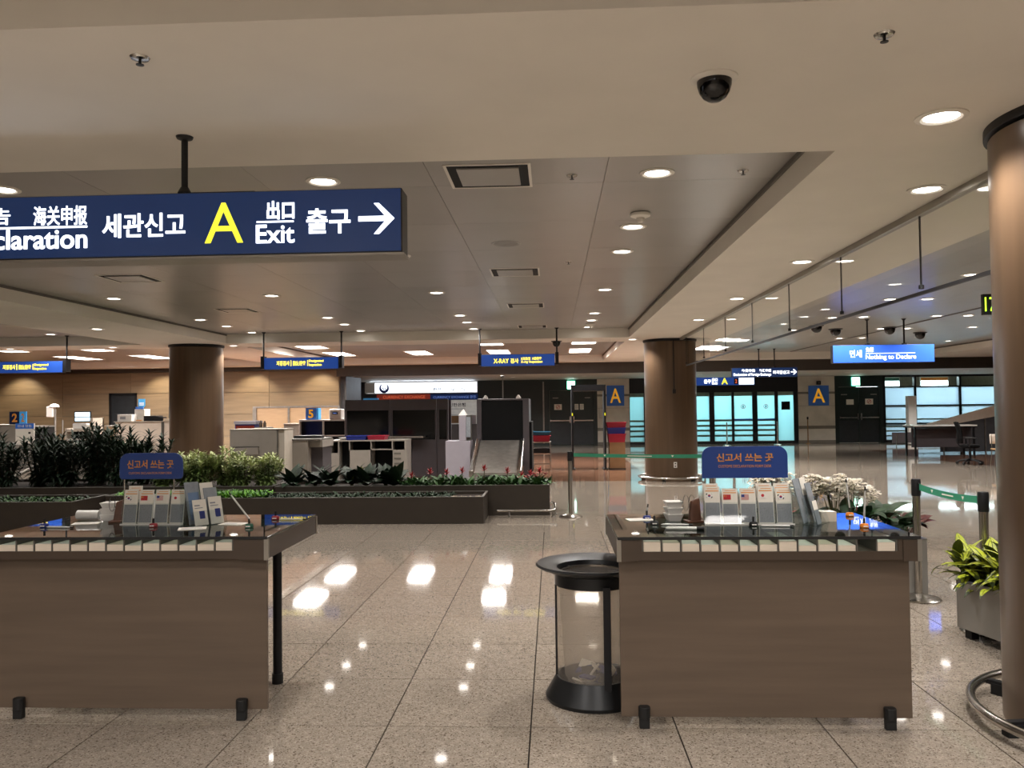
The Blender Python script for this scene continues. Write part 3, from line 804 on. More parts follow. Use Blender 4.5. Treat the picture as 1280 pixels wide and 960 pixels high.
# big sign, local origin at the ceiling between its poles
SY = 4.2
t = thing('hanging_direction_sign', 'big dark blue backlit hanging sign with yellow A and white arrow', 'sign', (-3.0, SY, ZL))
def lx(v): return v + 3.0
def lz(v): return v - ZL
lightbox(t, lx(-5.24), lx(-.763), lz(2.452), lz(2.787), .17, 'navy_lit')
bx(lx(-5.24), lx(-.755), .0, .172, lz(2.44), lz(2.452)).build('bottom_rail', 'alu', t)
def bt(name, body, x0, x1, z0, z1, mt='txt_white', bold=.0): return text(name, body, lx(x0), lx(x1), lz(z0), lz(z1), 0, mt, t, .003, bold)
bt('lettering', '申告', -3.06, -2.84, 2.638, 2.727, bold=.010)
bt('lettering', '税関', -3.30, -3.08, 2.638, 2.727, bold=.025)
bt('lettering', '海关申报', -2.714, -2.425, 2.630, 2.732, bold=.010)
bt('lettering', 'Customs Declaration', -3.68, -2.424, 2.506, 2.612, bold=.015)
bt('lettering', '세관신고', -2.343, -1.90, 2.556, 2.683, bold=.016)
bt('lettering', 'A', -1.796, -1.593, 2.518, 2.728, 'txt_yellow', .0)
bt('lettering', '出口', -1.468, -1.323, 2.635, 2.731, bold=.03)
bt('lettering', 'Exit', -1.525, -1.323, 2.511, 2.608, bold=.015)
bt('lettering', '출구', -1.260, -1.030, 2.555, 2.686, bold=.02)
m = MB(); m.box(lx(-3.68), lx(-2.424), -.003, 0, lz(2.615), lz(2.625)); m.box(lx(-1.521), lx(-1.327), -.003, 0, lz(2.619), lz(2.627))
m.build('ruled_line', 'txt_white', t)
m = MB(); arrow(m, lx(-.988), lx(-.801), lz(2.548), lz(2.707), 0, .003, .026); m.build('arrow', 'txt_white', t)
rods(t, (lx(-1.93), lx(-4.07)), .06, lz(2.80), 0, .017)
bx(lx(-1.95), lx(-1.55), .05, .08, lz(2.787), lz(2.80)).build('bracket', 'black_metal', t)
# hanging inspection signs
def insp(name, lb, cx, y, w, z0, z1, face, items, rod_dx, zc=ZH, frame='black_metal'):
    t = thing(name, lb, 'sign', (cx, y, zc))
    lightbox(t, -w / 2, w / 2, z0 - zc, z1 - zc, .14, face, frame)
    for x in rod_dx:
        m = MB().cyl(x, .07, z1 - zc, 0, .018, 8); m.lathe([(.02, -.03), (.05, 0)], 10, (x, .07)); m.build('hanger_rod', 'black_metal', t, True)
        k = MB(); k.box(x - .035, x + .035, -.02, .16, z0 - zc + .02, z1 - zc + .03) if abs(abs(x) - w / 2) < .12 else k.box(x - .03, x + .03, .02, .12, z1 - zc, z1 - zc + .03)
        k.build('end_bracket', 'black_metal', t)
    for it in items:
        if it[0] == '-': bx(it[1] - cx, it[2] - cx, -.004, 0, it[3] - zc, it[4] - zc).build('ruled_line', it[5], t)
        elif it[0] == '>':
            m = MB(); arrow(m, it[1] - cx, it[2] - cx, it[3] - zc, it[4] - zc, 0, .004, .03); m.build('arrow', it[5], t)
        else: text('lettering', it[0], it[1] - cx, it[2] - cx, it[3] - zc, it[4] - zc, 0, it[5], t, .004, .012)
    return t
Y2 = 'txt_yellow2'; W2 = 'txt_white'
def desig(dx, lb):
    return insp('hanging_inspection_sign', lb, -5.32 + dx, 17.3, 1.60, 2.497, 2.752, 'navy_mid', [
        ('지정검사', -5.85 + dx, -5.57 + dx, 2.58, 2.68, Y2), ('-', -5.545 + dx, -5.53 + dx, 2.57, 2.69, Y2), ('指定検査', -5.50 + dx, -5.22 + dx, 2.577, 2.679, Y2),
        ('-', -5.185 + dx, -5.17 + dx, 2.57, 2.69, Y2), ('Designated', -5.15 + dx, -4.84 + dx, 2.635, 2.70, Y2), ('Inspection', -5.15 + dx, -4.88 + dx, 2.55, 2.62, Y2)], (-.66, .87) if False else (-.83, .85))
desig(0, 'blue hanging sign with yellow lettering right of the left column')
desig(-6.0, 'blue hanging sign with yellow lettering cut off at the left picture edge')
insp('hanging_inspection_sign', 'blue hanging sign reading X-RAY in yellow above the black scanner', -.72, 17.3, 1.55, 2.50, 2.752, 'navy_mid', [
    ('X-RAY', -1.227, -.91, 2.567, 2.66, Y2), ('검사', -.874, -.706, 2.563, 2.664, Y2), ('X光检查  X線検査', -.656, -.221, 2.625, 2.69, Y2), ('X-ray Inspection', -.657, -.205, 2.55, 2.617, Y2)], (-.80, .82))
insp('nothing_to_declare_sign', 'bright blue hanging sign reading Nothing to Declare in white', 6.51, 16.6, 1.96, 2.435, 2.79, 'blue_lit', [
    ('면세', 5.856, 6.087, 2.542, 2.692, W2), ('免税', 6.166, 6.32, 2.645, 2.743, W2), ('-', 6.163, 7.118, 2.615, 2.625, W2), ('Nothing to Declare', 6.163, 7.133, 2.48, 2.595, W2)], (-.28, .43))
insp('exchange_declaration_sign', 'dark blue hanging sign with white arrow in front of the sliding doors', 6.32, 25.0, 1.93, 2.45, 2.735, 'navy_lit', [
    ('外貨申告', 5.642, 6.043, 2.605, 2.695, W2), ('外汇申报', 6.161, 6.513, 2.605, 2.69, W2), ('Declaration of Foreign Exchange', 5.404, 6.511, 2.47, 2.575, W2),
    ('외국환신고', 6.56, 7.052, 2.536, 2.643, W2), ('>', 7.09, 7.26, 2.52, 2.674, W2)], (-.15, .31))
# sign boxed over the sliding doors
t = thing('exit_gate_sign', 'blue lit header sign with yellow A above the sliding doors', 'sign', (7.13, WALL_Y - .12, 2.44))
bx(-1.3, 1.28, .0, .16, 0, .34).build('sign_box', 'navy', t)
bx(-1.28, 1.26, -.005, 0, .01, .33).build('lit_face', 'navy_mid', t)
bx(.62, 1.24, -.012, -.005, .03, .31).build('white_section', 'bank_white', t)
bx(-.0 + .42, .60, -.012, -.005, .05, .29).build('display', 'void', t)
for a in (('출구', -.82, -.53, .09, .26, W2), ('出口', -.49, -.26, .18, .31, W2), ('Exit', -.49, -.26, .05, .16, W2), ('A', -.10, .16, .05, .31, 'txt_yellow'), ('2', .46, .55, .09, .25, 'led_txt')):
    text('lettering', a[0], a[1], a[2], a[3], a[4], -.012, a[5], t, .004, .03)
# blue A signs on the stone piers
def asign(x0, x1, z0, z1, lb):
    t = thing('gate_letter_sign', lb, 'sign', ((x0 + x1) / 2, WALL_Y - .03, z0)); w = (x1 - x0) / 2; h = z1 - z0
    bx(-w, w, 0, .03, 0, h).build('panel', 'blue_panel', t)
    text('letter', 'A', -w * .62, w * .62, h * .15, h * .85, 0, 'amber', t, .006, .01)
asign(2.27, 3.0, 1.64, 2.5, 'square blue sign with yellow A left of the middle column')
asign(10.62, 11.45, 1.56, 2.39, 'square blue sign with yellow A left of the right dark doors')
t = thing('wall_camera', 'small black camera on top of the right blue A sign', 'camera', (11.03, WALL_Y, 2.42)); bx(-.09, .09, -.10, 0, 0, .16).build('body', 'black_metal', t, bevel=.02); MB(Matrix.Translation((0, -.10, .08)) @ Matrix.Rotation(R(90), 4, 'X')).cyl(0, 0, 0, .02, .03, 12).build('lens', 'steel', t)
def exit_sign(x, lb, z=2.36):
    t = thing('exit_sign', lb, 'sign', (x, WALL_Y - .03, z), 0, 'green emergency exit signs')
    bx(-.17, .17, -.03, .03, 0, .36).build('sign_box', 'exit_green', t, bevel=.015)
    m = MB(); m.box(-.155, .155, -.038, -.03, .02, .34); m.build('lit_face', 'exit_white', t)
    m = MB(); m.lathe([(0, -.004), (.028, -.004), (.028, .0), (0, .0)], 10); 
    g = MB(); g.T = Matrix.Translation((0.02, -.042, .27)) @ Matrix.Rotation(R(90), 4, 'X'); g.cyl(0, 0, -.003, .003, .025, 10); g.T = Matrix.Identity(4)
    g.prism([(-.03, .12), (.03, .14), (.03, .24), (-.02, .24)], -.044, -.038); g.prism([(-.08, .06), (-.05, .05), (.0, .13), (-.03, .14)], -.044, -.038); g.prism([(.02, .13), (.07, .09), (.08, .05), (.1, .06), (.09, .11), (.04, .17)], -.044, -.038)
    g.build('running_figure', 'exit_green', t)
exit_sign(.78, 'white green emergency exit sign above the dark doors left of the middle column')
exit_sign(12.55, 'white green emergency exit sign above the right dark doors')
def notice(x, z, w, h, lb, ring=False, txt=True):
    t = thing('notice', lb, 'notice', (x, WALL_Y + .02, z), 0, 'paper notices on the dark doors')
    bx(-w / 2, w / 2, 0, .004, 0, h).build('sheet', 'paper', t)
    if ring:
        q = MB(Matrix.Translation((0, -.002, h / 2)) @ Matrix.Rotation(R(90), 4, 'X')); q.lathe([(h * .28, -.002), (h * .36, -.002), (h * .36, .002), (h * .28, .002)], 16, closed=True)
        q.T = q.T @ Matrix.Rotation(R(45), 4, 'Z'); q.box(-h * .3, h * .3, -.012, .012, -.002, .002); q.build('prohibition_ring', 'prohib', t)
    if txt:
        q = MB()
        for i in range(4): q.box(-w * .4, w * (.4 if i % 2 else .25), -.002, 0, h * (.2 + .17 * i), h * (.2 + .17 * i) + h * .06)
        q.build('print', 'paper_print', t)
notice(.22, 1.5, .32, .24, 'white notice with grey ring on the left door leaf', True, False)
notice(1.0, 1.5, .16, .24, 'narrow white notice left of the detector frame post', False)
notice(1.22, 1.5, .16, .24, 'narrow white notice right of the detector frame post', False)
notice(12.32, 1.58, .3, .22, 'plain white notice on the right dark doors, left leaf', False, False)
notice(13.1, 1.58, .32, .24, 'white notice with red ring on the right dark doors', True, False)
t = thing('notice', 'white framed sheet on the stone pier behind the detector', 'notice', (2.1, WALL_Y - .01, 1.15)); bx(-.15, .15, 0, .01, 0, .40).build('sheet', 'stone', t); MB().box(-.16, .16, -.006, 0, -.01, .0).box(-.16, .16, -.006, 0, .4, .41).box(-.16, -.15, -.006, 0, 0, .4).box(.15, .16, -.006, 0, 0, .4).build('frame', 'stone_band', t)

# bank front on the far wall
t = thing('bank_counter_front', 'bank exchange booth with glowing white sign band and led ticker', 'booth', (-5.5, WALL_Y - .1, 0))
ox = 5.5
bx(-7.94 + ox, -3.17 + ox, 0, .2, 2.27, 2.76).build('sign_box', 'white_trim', t)
bx(-7.9 + ox, -3.2 + ox, -.02, 0, 2.30, 2.73).build('lit_face', 'bank_white', t)
bx(-7.0 + ox - .98, -7.55 + ox, -.03, -.02, 2.30, 2.73).build('side_section', 'white_plastic', t)
m = MB()
for k in range(14):
    a0 = R(-200 + k * 15); 
m.T = Matrix.Translation((-7.15 + ox, -.03, 2.52)) @ Matrix.Rotation(R(90), 4, 'X')
pts = [(.17 * math.cos(R(a)), .17 * math.sin(R(a)), 0) for a in range(130, 411, 12)]
m.tube(pts, .03, 6, rs=[.018 + .04 * math.sin(math.pi * i / (len(pts) - 1)) for i in range(len(pts))])
m.tube([(-.08, .02, 0), (-.02, -.08, 0), (.04, -.02, 0), (.09, -.1, 0)], .02, 6)
m.build('swirl_emblem', 'flagblue', t)
text('lettering', '환전', -5.06 + ox, -4.72 + ox, 2.37, 2.49, -.02, 'navytxt', t, .006, .02)
text('lettering', '= V  S', -4.64 + ox, -3.7 + ox, 2.37, 2.47, -.02, 'navytxt', t, .006, .0)
bx(-7.47 + ox, -5.2 + ox, -.02, .1, 2.0, 2.24).build('led_ticker', 'led_red', t)
bx(-5.18 + ox, -3.17 + ox, -.02, .1, 1.98, 2.22).build('led_ticker', 'led_blue', t)
text('ticker_text', 'CURRENCY EXCHANGE', -7.2 + ox, -5.4 + ox, 2.06, 2.18, -.02, 'led_txt', t, .004)
text('ticker_text', 'CURRENCY EXCHANGE 환전', -5.05 + ox, -3.25 + ox, 2.04, 2.16, -.02, 'led_txt2', t, .004)
bx(-7.94 + ox, -3.18 + ox, .02, .15, .95, 1.97).build('wall_panel', 'bankboard', t)
text('lettering', '신한은행', -4.4 + ox, -3.68 + ox, 1.68, 1.84, .02, 'navytxt', t, .004, .02)
m = MB()
for zq in (1.32, 1.26, 1.58): m.box(-4.4 + ox, -3.7 + ox, .014, .02, zq, zq + .025)
m.build('small_print', 'slate_print', t)
bx(-7.94 + ox, -3.18 + ox, -.3, .15, .0, .95).build('counter', 'dark_cab', t)
bx(-4.42 + ox, -3.98 + ox, -.02, .02, .99, 1.3).build('poster', 'carton', t)
bx(-3.64 + ox, -3.25 + ox, -.02, .02, .95, 1.32).build('poster', 'lilac', t)
addlight(arealight('bank_sign_light', 22, 4.4, .3, (.8, .9, 1.0)), (.0, -.25, 2.7), t, (R(-60), 0, 0))

# number sign by the closest column
t = thing('number_sign', 'black sign with green digits 17 hanging beside the closest column', 'sign', (4.76, 9.0, ZH))
bx(-.18, .18, 0, .05, 2.57 - ZH, 2.79 - ZH).build('sign_box', 'black_metal', t)
text('digits', '17', -.165, -.055, 2.605 - ZH, 2.755 - ZH, 0, 'led_green', t, .004)
MB().cyl(0, .02, 2.79 - ZH, 0, .01, 8).build('hanger_rod', 'black_metal', t)
t = thing('wall_sign', 'small blue rounded sign on the wood wall right of the door', 'sign', (-14.2, WOOD_Y - .02, 1.77))
MB().prism([(-.12, .06), (-.06, 0), (.06, 0), (.12, .06), (.12, .3), (-.12, .3)], 0, .02).build('panel', 'sky_blue', t)
m = MB(); m.box(-.08, .08, -.004, 0, .08, .11); m.box(-.08, .08, -.004, 0, .14, .17); m.build('print', 'flagwhite', t)
t = thing('wall_poster', 'tall narrow light poster on the wood wall left of the left column', 'poster', (-13.1, WOOD_Y - .02, 1.85))
bx(-.12, .12, 0, .02, 0, .7).build('panel', 'white_plastic', t); bx(-.11, .11, -.004, 0, .3, .66).build('print', 'sky_blue', t)

# ================================================================== WRITING DESKS
def desk(x0, x1, y, sx0, sx1, lab, fx, lx_):
    cx = (x0 + x1) / 2
    t = thing('writing_desk', lab, 'desk', (cx, y, 0), 0, 'form writing desks')
    a, b_ = x0 - cx, x1 - cx; s0, s1 = sx0 - cx, sx1 - cx; D = .9
    bx(a + .012, b_ - .03, .07, .095, .05, .875).build('front_panel', 'laminate', t, bevel=.002)
    m = MB(); m.box(a + .005, b_ - .005, 0, .02, .862, .905); m.box(a + .005, s0 - .005, 0, .02, .905, .965); m.box(s1 + .005, b_ - .005, 0, .02, .905, .965)
    m.build('front_rail', 'laminate_dark', t)
    m = MB(); m.box(a + .15, a + .005, -.004, 0, .855, .962) if False else None
    bx(s1 + .03, b_ + .002, -.006, 0, .856, .962).build('corner_block', 'laminate_dark', t); bx(a - .002, min(s0 - .03, a + .16), -.006, 0, .856, .962).build('corner_block', 'laminate_dark', t)
    for sx in (a, b_ - .02):
        bx(sx, sx + .02, .02, D, .862, .966).build('side_rail', 'laminate_dark', t)
    bx(a + .02, b_ - .02, D - .02, D, .862, .966).build('back_rail', 'laminate_dark', t)
    for sx in (a - .004, b_ - .018):
        for yy in (-.008, D - .01): bx(sx, sx + .022, yy, yy + .02, .856, .968).build('corner_strip', 'alu', t)
    bx(a + .02, b_ - .02, .02, D - .02, .895, .903).build('tray_floor', 'laminate_dark', t)
    bx(a + .02, b_ - .02, .42, D - .02, .903, .955).build('inner_board', 'under_glass', t)
    n = 13; p = (s1 - s0) / n
    for i in range(n + 1):
        o = bx(-.003, .003, .002, .42, .903, .966).build('divider', 'counter_edge', t); o.location = (s0 + p * i, 0, 0)
    bx(a, b_, -.006, D, .968, .98).build('glass_top', 'desk_glass', t, bevel=.002)
    bx(a, b_, -.008, -.006, .966, .981).build('glass_front_edge', 'rubber', t)
    for x in fx:
        MB().box(x - .026 - cx, x + .026 - cx, .035, .07, .0, .085).cyl(x - cx, .052, .05, .11, .03, 14).build('foot', 'rubber', t, bevel=.004)
    for x in lx_:
        MB().cyl(x - cx, .64, .05, .862, .027, 18).build('leg', 'black_metal', t, True)
        MB().cyl(x - cx, .64, 0, .06, .033, 18).build('foot', 'rubber', t, True)
    side = 'left' if cx < 0 else 'right'
    pm = ['paper', 'paper2', 'paper', 'paper', 'paper2']
    for i in range(n):
        if side == 'right' and i == 11: continue
        h = random.choice([.035, .045, .052, .04, .03]); w_ = p * .44
        u = thing('form_stack', 'stack of blank forms in the %s pigeonhole from the left, %s desk' % (ORD[i], side), 'paper stack', (cx + s0 + p * (i + .5), y + .006, .9035), 0, 'form stacks in the desk pigeonholes')
        bx(-w_, w_, 0, .30, 0, h).build('paper_block', 'paper_edge', u)
        yy = MB().add([(-w_, .0, h + .001), (w_, .0, h + .001), (w_, .30, h + .001), (-w_, .30, h + .001)], [(0, 1, 2, 3)])
        yy.build('top_sheet', pm[i % 5], u)
    return t
desk(.32, 1.83, 4.26, .447, 1.713, 'brown wood writing desk right of the clear trash bin', (.448, 1.681), (.60, 1.66))
desk(-3.10, -1.515, 4.33, -2.988, -1.704, 'brown wood writing desk on the left under the big blue sign', (-2.901, -1.676), (-2.86, -1.68))

def desk_sign(x0, x1, z0, z1, y, tx, lb, sub, rb):
    cx = (x0 + x1) / 2
    t = thing('desk_sign', lb, 'sign', (cx, y, .98), 0, 'blue signs on the writing desks')
    w = (x1 - x0) / 2; a, b_ = z0 - .98, z1 - .98; r = .055
    def arc(cx_, cz, a0): return [(cx_ + r * math.cos(R(a0 + 15 * i)), cz + r * math.sin(R(a0 + 15 * i))) for i in range(7)]
    poly = ([(-w, a), (w, a)] if not rb else [(-w, a + .012), (-w + .012, a), (w - .012, a), (w, a + .012)]) + arc(w - r, b_ - r, 0) + arc(-w + r, b_ - r, 90)
    MB().prism(poly, 0, .012).build('panel', 'deskblue', t, bevel=.001)
    text('lettering', '신고서 쓰는 곳', tx[0] - cx, tx[1] - cx, tx[2] - .98, tx[3] - .98, 0, 'orange', t, .0012, .02)
    text('small_lettering', 'CUSTOMS DECLARATION FORM DESK', tx[0] + .01 - cx, tx[1] - .01 - cx, sub[0] - .98, sub[1] - .98, 0, 'orange', t, .0008, .0)
    for x in (-w + .02, w - .06):
        m = MB().cyl(x, .02, .004, a + .06, .005, 10); m.cyl(x, .02, 0, .006, .02, 14); m.build('post', 'steel', t, True)
    return t
desk_sign(.842, 1.322, 1.232, 1.411, 4.76, (.924, 1.241, 1.325, 1.372), 'blue desk sign with orange lettering on the right desk', (1.292, 1.307), False)
desk_sign(-2.602, -2.217, 1.243, 1.398, 4.86, (-2.555, -2.271, 1.305, 1.357), 'blue desk sign with orange lettering on the left desk', (1.272, 1.285), True)

def flag(kind, par, x, z, w, h, y=-.0015):
    """small printed flag: a flat print on the page, in the page's own frame"""
    mats = ['flagwhite', 'red', 'flagblue', 'flagyellow', 'flagblack']
    m = MB(); d = y
    m.box(x - w / 2, x + w / 2, d, 0, z, z + h, 1 if kind == 'cn' else 0)
    cz = z + h / 2
    def disc(cx, cz_, r, mm, n=16, a0=0, a1=360, dd=.0006):
        k = [(cx + r * math.cos(R(a0 + (a1 - a0) * i / n)), cz_ + r * math.sin(R(a0 + (a1 - a0) * i / n))) for i in range(n if a1 - a0 == 360 else n + 1)]
        m.prism(k, d - dd, d, mm)
    if kind == 'kr':
        disc(x, cz, h * .26, 1, 12, 0, 180); disc(x, cz, h * .26, 2, 12, 180, 360)
        for sx in (-1, 1):
            for sz in (-1, 1):
                for q in range(3):
                    ux = x + sx * w * (.31 + .035 * q); uz = cz + sz * h * (.28 + .035 * q)
                    m.prism([(ux - .0035, uz + sx * sz * .0028), (ux - .002, uz + sx * sz * .0028 - .0016), (ux + .0035, uz - sx * sz * .0028), (ux + .002, uz - sx * sz * .0028 + .0016)], d - .0006, d, 4)
    if kind == 'cn':
        def star(cx, cz_, r):
            k = []
            for i in range(10):
                rr = r if i % 2 == 0 else r * .4; a = R(90 + 36 * i); k.append((cx + rr * math.cos(a), cz_ + rr * math.sin(a)))
            m.prism(k, d - .0006, d, 3)
        star(x - w * .33, z + h * .72, h * .15)
        for q, (u, v_) in enumerate(((-.16, .88), (-.09, .76), (-.09, .6), (-.16, .48))): star(x + w * u, z + h * v_, h * .05)
    if kind == 'us':
        for q in range(7): m.box(x - w / 2, x + w / 2, d - .0004, d, z + h * (2 * q) / 13, z + h * (2 * q + 1) / 13, 1)
        m.box(x - w / 2, x - w * .08, d - .0008, d - .0004, z + h * 6 / 13, z + h, 2)
    if kind == 'jp': disc(x, cz, h * .3, 1, 20)
    m.build('flag_print', mats, par)
def brochure(x, y, z, w, h, tilt, rz, kind, lb, style=0, group='brochures on the writing desks', roll=0):
    t = thing('brochure', lb, 'brochure', (x, y, z), 0, group)
    t.rotation_euler = (-R(tilt), R(roll), R(rz))
    pg = bx(-w / 2, w / 2, 0, .005, 0, h).build('page', ['paper', 'slate_print', 'slate_print', 'paper'][style], t)
    if style == 0:
        q = MB(); q.box(-w * .46, w * .46, -.0008, 0, .006, h * .56); q.build('text_field', 'paper_print', pg)
        q = MB()
        q.box(-w * .30, w * .38, -.0008, 0, h * .93, h * .945); q.box(-w * .42, w * .42, -.0008, 0, h * .865, h * .89)
        q.build('heading_print', 'orange', pg)
        if kind: flag(kind, pg, -w * .18, h * .68, w * .48, w * .33)
    elif style == 1:
        MB().box(-w * .5, w * .5, -.0008, 0, h * .6, h).build('picture_print', 'paper', pg)
    elif style == 2:
        MB().box(-w * .35, w * .4, -.0008, 0, h * .1, h * .75).build('picture_print', 'soft_blue' if kind == 'b' else 'paper_print', pg)
    else:
        MB().box(-w * .1, w * .3, -.0008, 0, h * .25, h * .55).build('blue_print', 'flagblue', pg)
        MB().box(-w * .4, w * .0, -.0008, 0, h * .75, h * .8).box(-w * .4, w * .2, -.0008, 0, h * .66, h * .69).build('line_print', 'paper_print', pg)
    return t
def holder(x0, x1, y, n, lb):
    cx = (x0 + x1) / 2; w = x1 - x0
    t = thing('brochure_holder', lb, 'brochure holder', (cx, y, .98), 0, 'clear acrylic brochure holders')
    th = R(10)
    m = MB(); m.box(-w / 2, w / 2, -.01, .10, 0, .003); m.build('base', 'acrylic', t)
    m = MB(Matrix.Translation((0, -.006, 0)) @ Matrix.Rotation(-th, 4, 'X')); m.box(-w / 2, w / 2, -.003, 0, .003, .125); m.build('front_plate', 'acrylic', t)
    m = MB(Matrix.Translation((0, .022, 0)) @ Matrix.Rotation(-th, 4, 'X')); m.box(-w / 2, w / 2, 0, .003, .003, .2); m.build('back_plate', 'acrylic', t)
    for i in range(n + 1):
        xx = -w / 2 + w * i / n
        m = MB(Matrix.Translation((0, -.006, 0)) @ Matrix.Rotation(-th, 4, 'X')); m.box(xx - .0015, xx + .0015, 0, .026, .003, .15); m.build('divider', 'acrylic', t)
    m = MB(); m.box(-w / 2, w / 2, -.013, -.009, 0, .006); m.build('front_lip', 'white_plastic', t)
    return t
KN = {'kr': 'South Korean', 'cn': 'Chinese', 'us': 'American', 'jp': 'Japanese'}
holder(.838, 1.332, 4.69, 5, 'clear acrylic holder with five brochures under the right desk sign')
for i, k in enumerate(('kr', 'cn', 'us', 'jp', 'kr')):
    cx = .838 + .0988 * (i + .5)
    lb = ['leftmost brochure with South Korean flag in the right desk holder', 'brochure with red Chinese flag in the right desk holder', 'brochure with American flag in the right desk holder',
          'brochure with Japanese flag in the right desk holder', 'second brochure with South Korean flag, at the right end of the right desk holder'][i]
    brochure(cx, 4.694, .985, .086, .195 + .012 * ((i * 2) % 3 == 0), 10, random.uniform(-2, 2), k, lb)
for i in (0, 3, 4):
    brochure(.838 + .0988 * (i + .5) - .005, 4.708, .985, .086, .222, 10, 0, None, ['taller cream brochure behind the leftmost one on the right desk', '', '', 'taller pinkish brochure behind the Japanese flag one on the right desk', 'taller brochure behind the rightmost one in the right desk holder'][i], 0)
holder(-2.562, -2.182, 4.80, 4, 'clear acrylic holder with four brochures under the left desk sign')
for i, k in enumerate(('kr', 'cn', 'us', 'jp')):
    cx = -2.562 + .095 * (i + .5)
    brochure(cx, 4.804, .985, .083, .20, 10, random.uniform(-2, 2), k, 'brochure with %s flag in the left desk holder' % KN[k])
brochure(-2.50, 4.819, .985, .083, .222, 10, 0, None, 'taller cream brochure behind the others on the left desk', 0)
def rack(x, y, rz, lb, items, h=.2):
    t = thing('brochure_rack', lb, 'brochure rack', (x, y, .98), R(rz), 'angled clear brochure racks')
    m = MB(); m.box(-.11, .11, 0, .14, 0, .003); m.build('base', 'acrylic', t)
    for q, (yy, hh) in enumerate(((.0, .09), (.05, .15), (.10, .23))):
        m = MB(Matrix.Translation((0, yy, 0)) @ Matrix.Rotation(-R(14), 4, 'X')); m.box(-.11, .11, 0, .003, .003, hh); m.build('plate', 'acrylic', t)
    for sx in (-.11, .107): MB().prismx([(0, .003), (.14, .003), (.15, .2), (.10, .2)], sx, sx + .003).build('side_plate', 'acrylic', t)
    Tm = Matrix.Translation((x, y, .985)) @ Matrix.Rotation(R(rz), 4, 'Z')
    for (dx, dy, w, hh, st, k, l2) in items:
        p = Tm @ Vector((dx, dy, 0)); brochure(p.x, p.y, p.z, w, hh, 14, rz, k, l2, st)
rack(-2.0, 4.76, 55, 'angled clear rack of grey and blue brochures right of the left desk holder', [
    (.05, .08, .085, .24, 1, '', 'tall grey and white brochure leaning in the left desk rack'), (-.04, .085, .09, .25, 2, 'b', 'tall brochure with blue picture in the left desk rack'),
    (.06, .06, .085, .21, 2, 'g', 'grey brochure in the middle row of the left desk rack'), (.05, .008, .085, .16, 3, '', 'low white brochure with blue mark in the left desk rack'), (-.05, .01, .085, .15, 3, '', 'second low white brochure in the left desk rack')])
rack(1.50, 4.70, 55, 'angled clear rack of grey brochures right of the right desk holder', [
    (.05, .08, .09, .25, 1, '', 'tall grey brochure leaning in the right desk rack'), (-.04, .085, .09, .25, 2, 'g', 'tall dull grey brochure behind in the right desk rack'),
    (.05, .055, .085, .22, 2, 'g', 'grey brochure in the middle row of the right desk rack'), (-.05, .01, .07, .13, 1, '', 'low folded grey leaflet at the front of the right desk rack')])
# small things on the desks
def trays(x, y, lb):
    t = thing('paper_tray_stack', lb, 'tray', (x, y, .98), R(6))
    for q in range(3):
        z = .036 * q; m = MB(); a = .034; b_ = .05
        m.add([(-a, -a, z), (a, -a, z), (a, a, z), (-a, a, z), (-b_, -b_, z + .042), (b_, -b_, z + .042), (b_, b_, z + .042), (-b_, b_, z + .042)], [(3, 2, 1, 0), (0, 1, 5, 4), (1, 2, 6, 5), (2, 3, 7, 6), (3, 0, 4, 7), (4, 5, 6, 7)])
        m.build('tray', 'white_plastic', t, bevel=.003)
trays(.69, 4.86, 'stack of white square trays left of the eyeglass pouch, right desk')
trays(-2.72, 4.98, 'stack of white square trays beside a paper roll, left desk')
t = thing('paper_roll', 'thick white paper roll lying on the left desk', 'paper roll', (-2.87, 5.0, 1.012)); MB(Matrix.Rotation(R(90), 4, 'Y')).lathe([(.03, -.07), (.03, .07)], 20).build('roll', 'white_plastic', t, True)
for (x, y, side) in ((.80, 4.80, 'right'), (-2.63, 4.92, 'left')):
    t = thing('eyeglass_pouch', 'brown leather stand for reading glasses on the %s desk' % side, 'stand', (x, y, .98), R(10), 'brown eyeglass stands')
    m = MB(); m.add([(-.035, -.03, 0), (.035, -.03, 0), (.03, .03, 0), (-.03, .03, 0), (-.02, -.012, .12), (.03, -.012, .14), (.03, .015, .14), (-.02, .015, .12)], [(3, 2, 1, 0), (0, 1, 5, 4), (1, 2, 6, 5), (2, 3, 7, 6), (3, 0, 4, 7), (4, 5, 6, 7)]); m.build('body', 'leather', t, bevel=.006)
    bx(-.055, .05, -.045, .03, 0, .012).build('base', 'leather', t, bevel=.003)
    g = thing('reading_glasses', 'wire reading glasses hung on the brown stand, %s desk' % side, 'glasses', (x - .035, y - .005, 1.09), R(10), 'reading glasses')
    for k, sx in enumerate((-.012, .022)):
        c = [(sx + .017 * math.cos(a * math.pi / 8), -.0, .045 * math.sin(a * math.pi / 8)) for a in range(16)]
        MB().tube(c, .0016, 6, closed=True).build('rim', 'dark_metal', g)
    MB().tube([(-.03, 0, .0), (-.032, .03, .02), (-.03, .06, -.05)], .0016, 5).tube([(.04, 0, 0), (.04, .03, -.01), (.04, .06, -.07)], .0016, 5).build('temple', 'dark_metal', g)
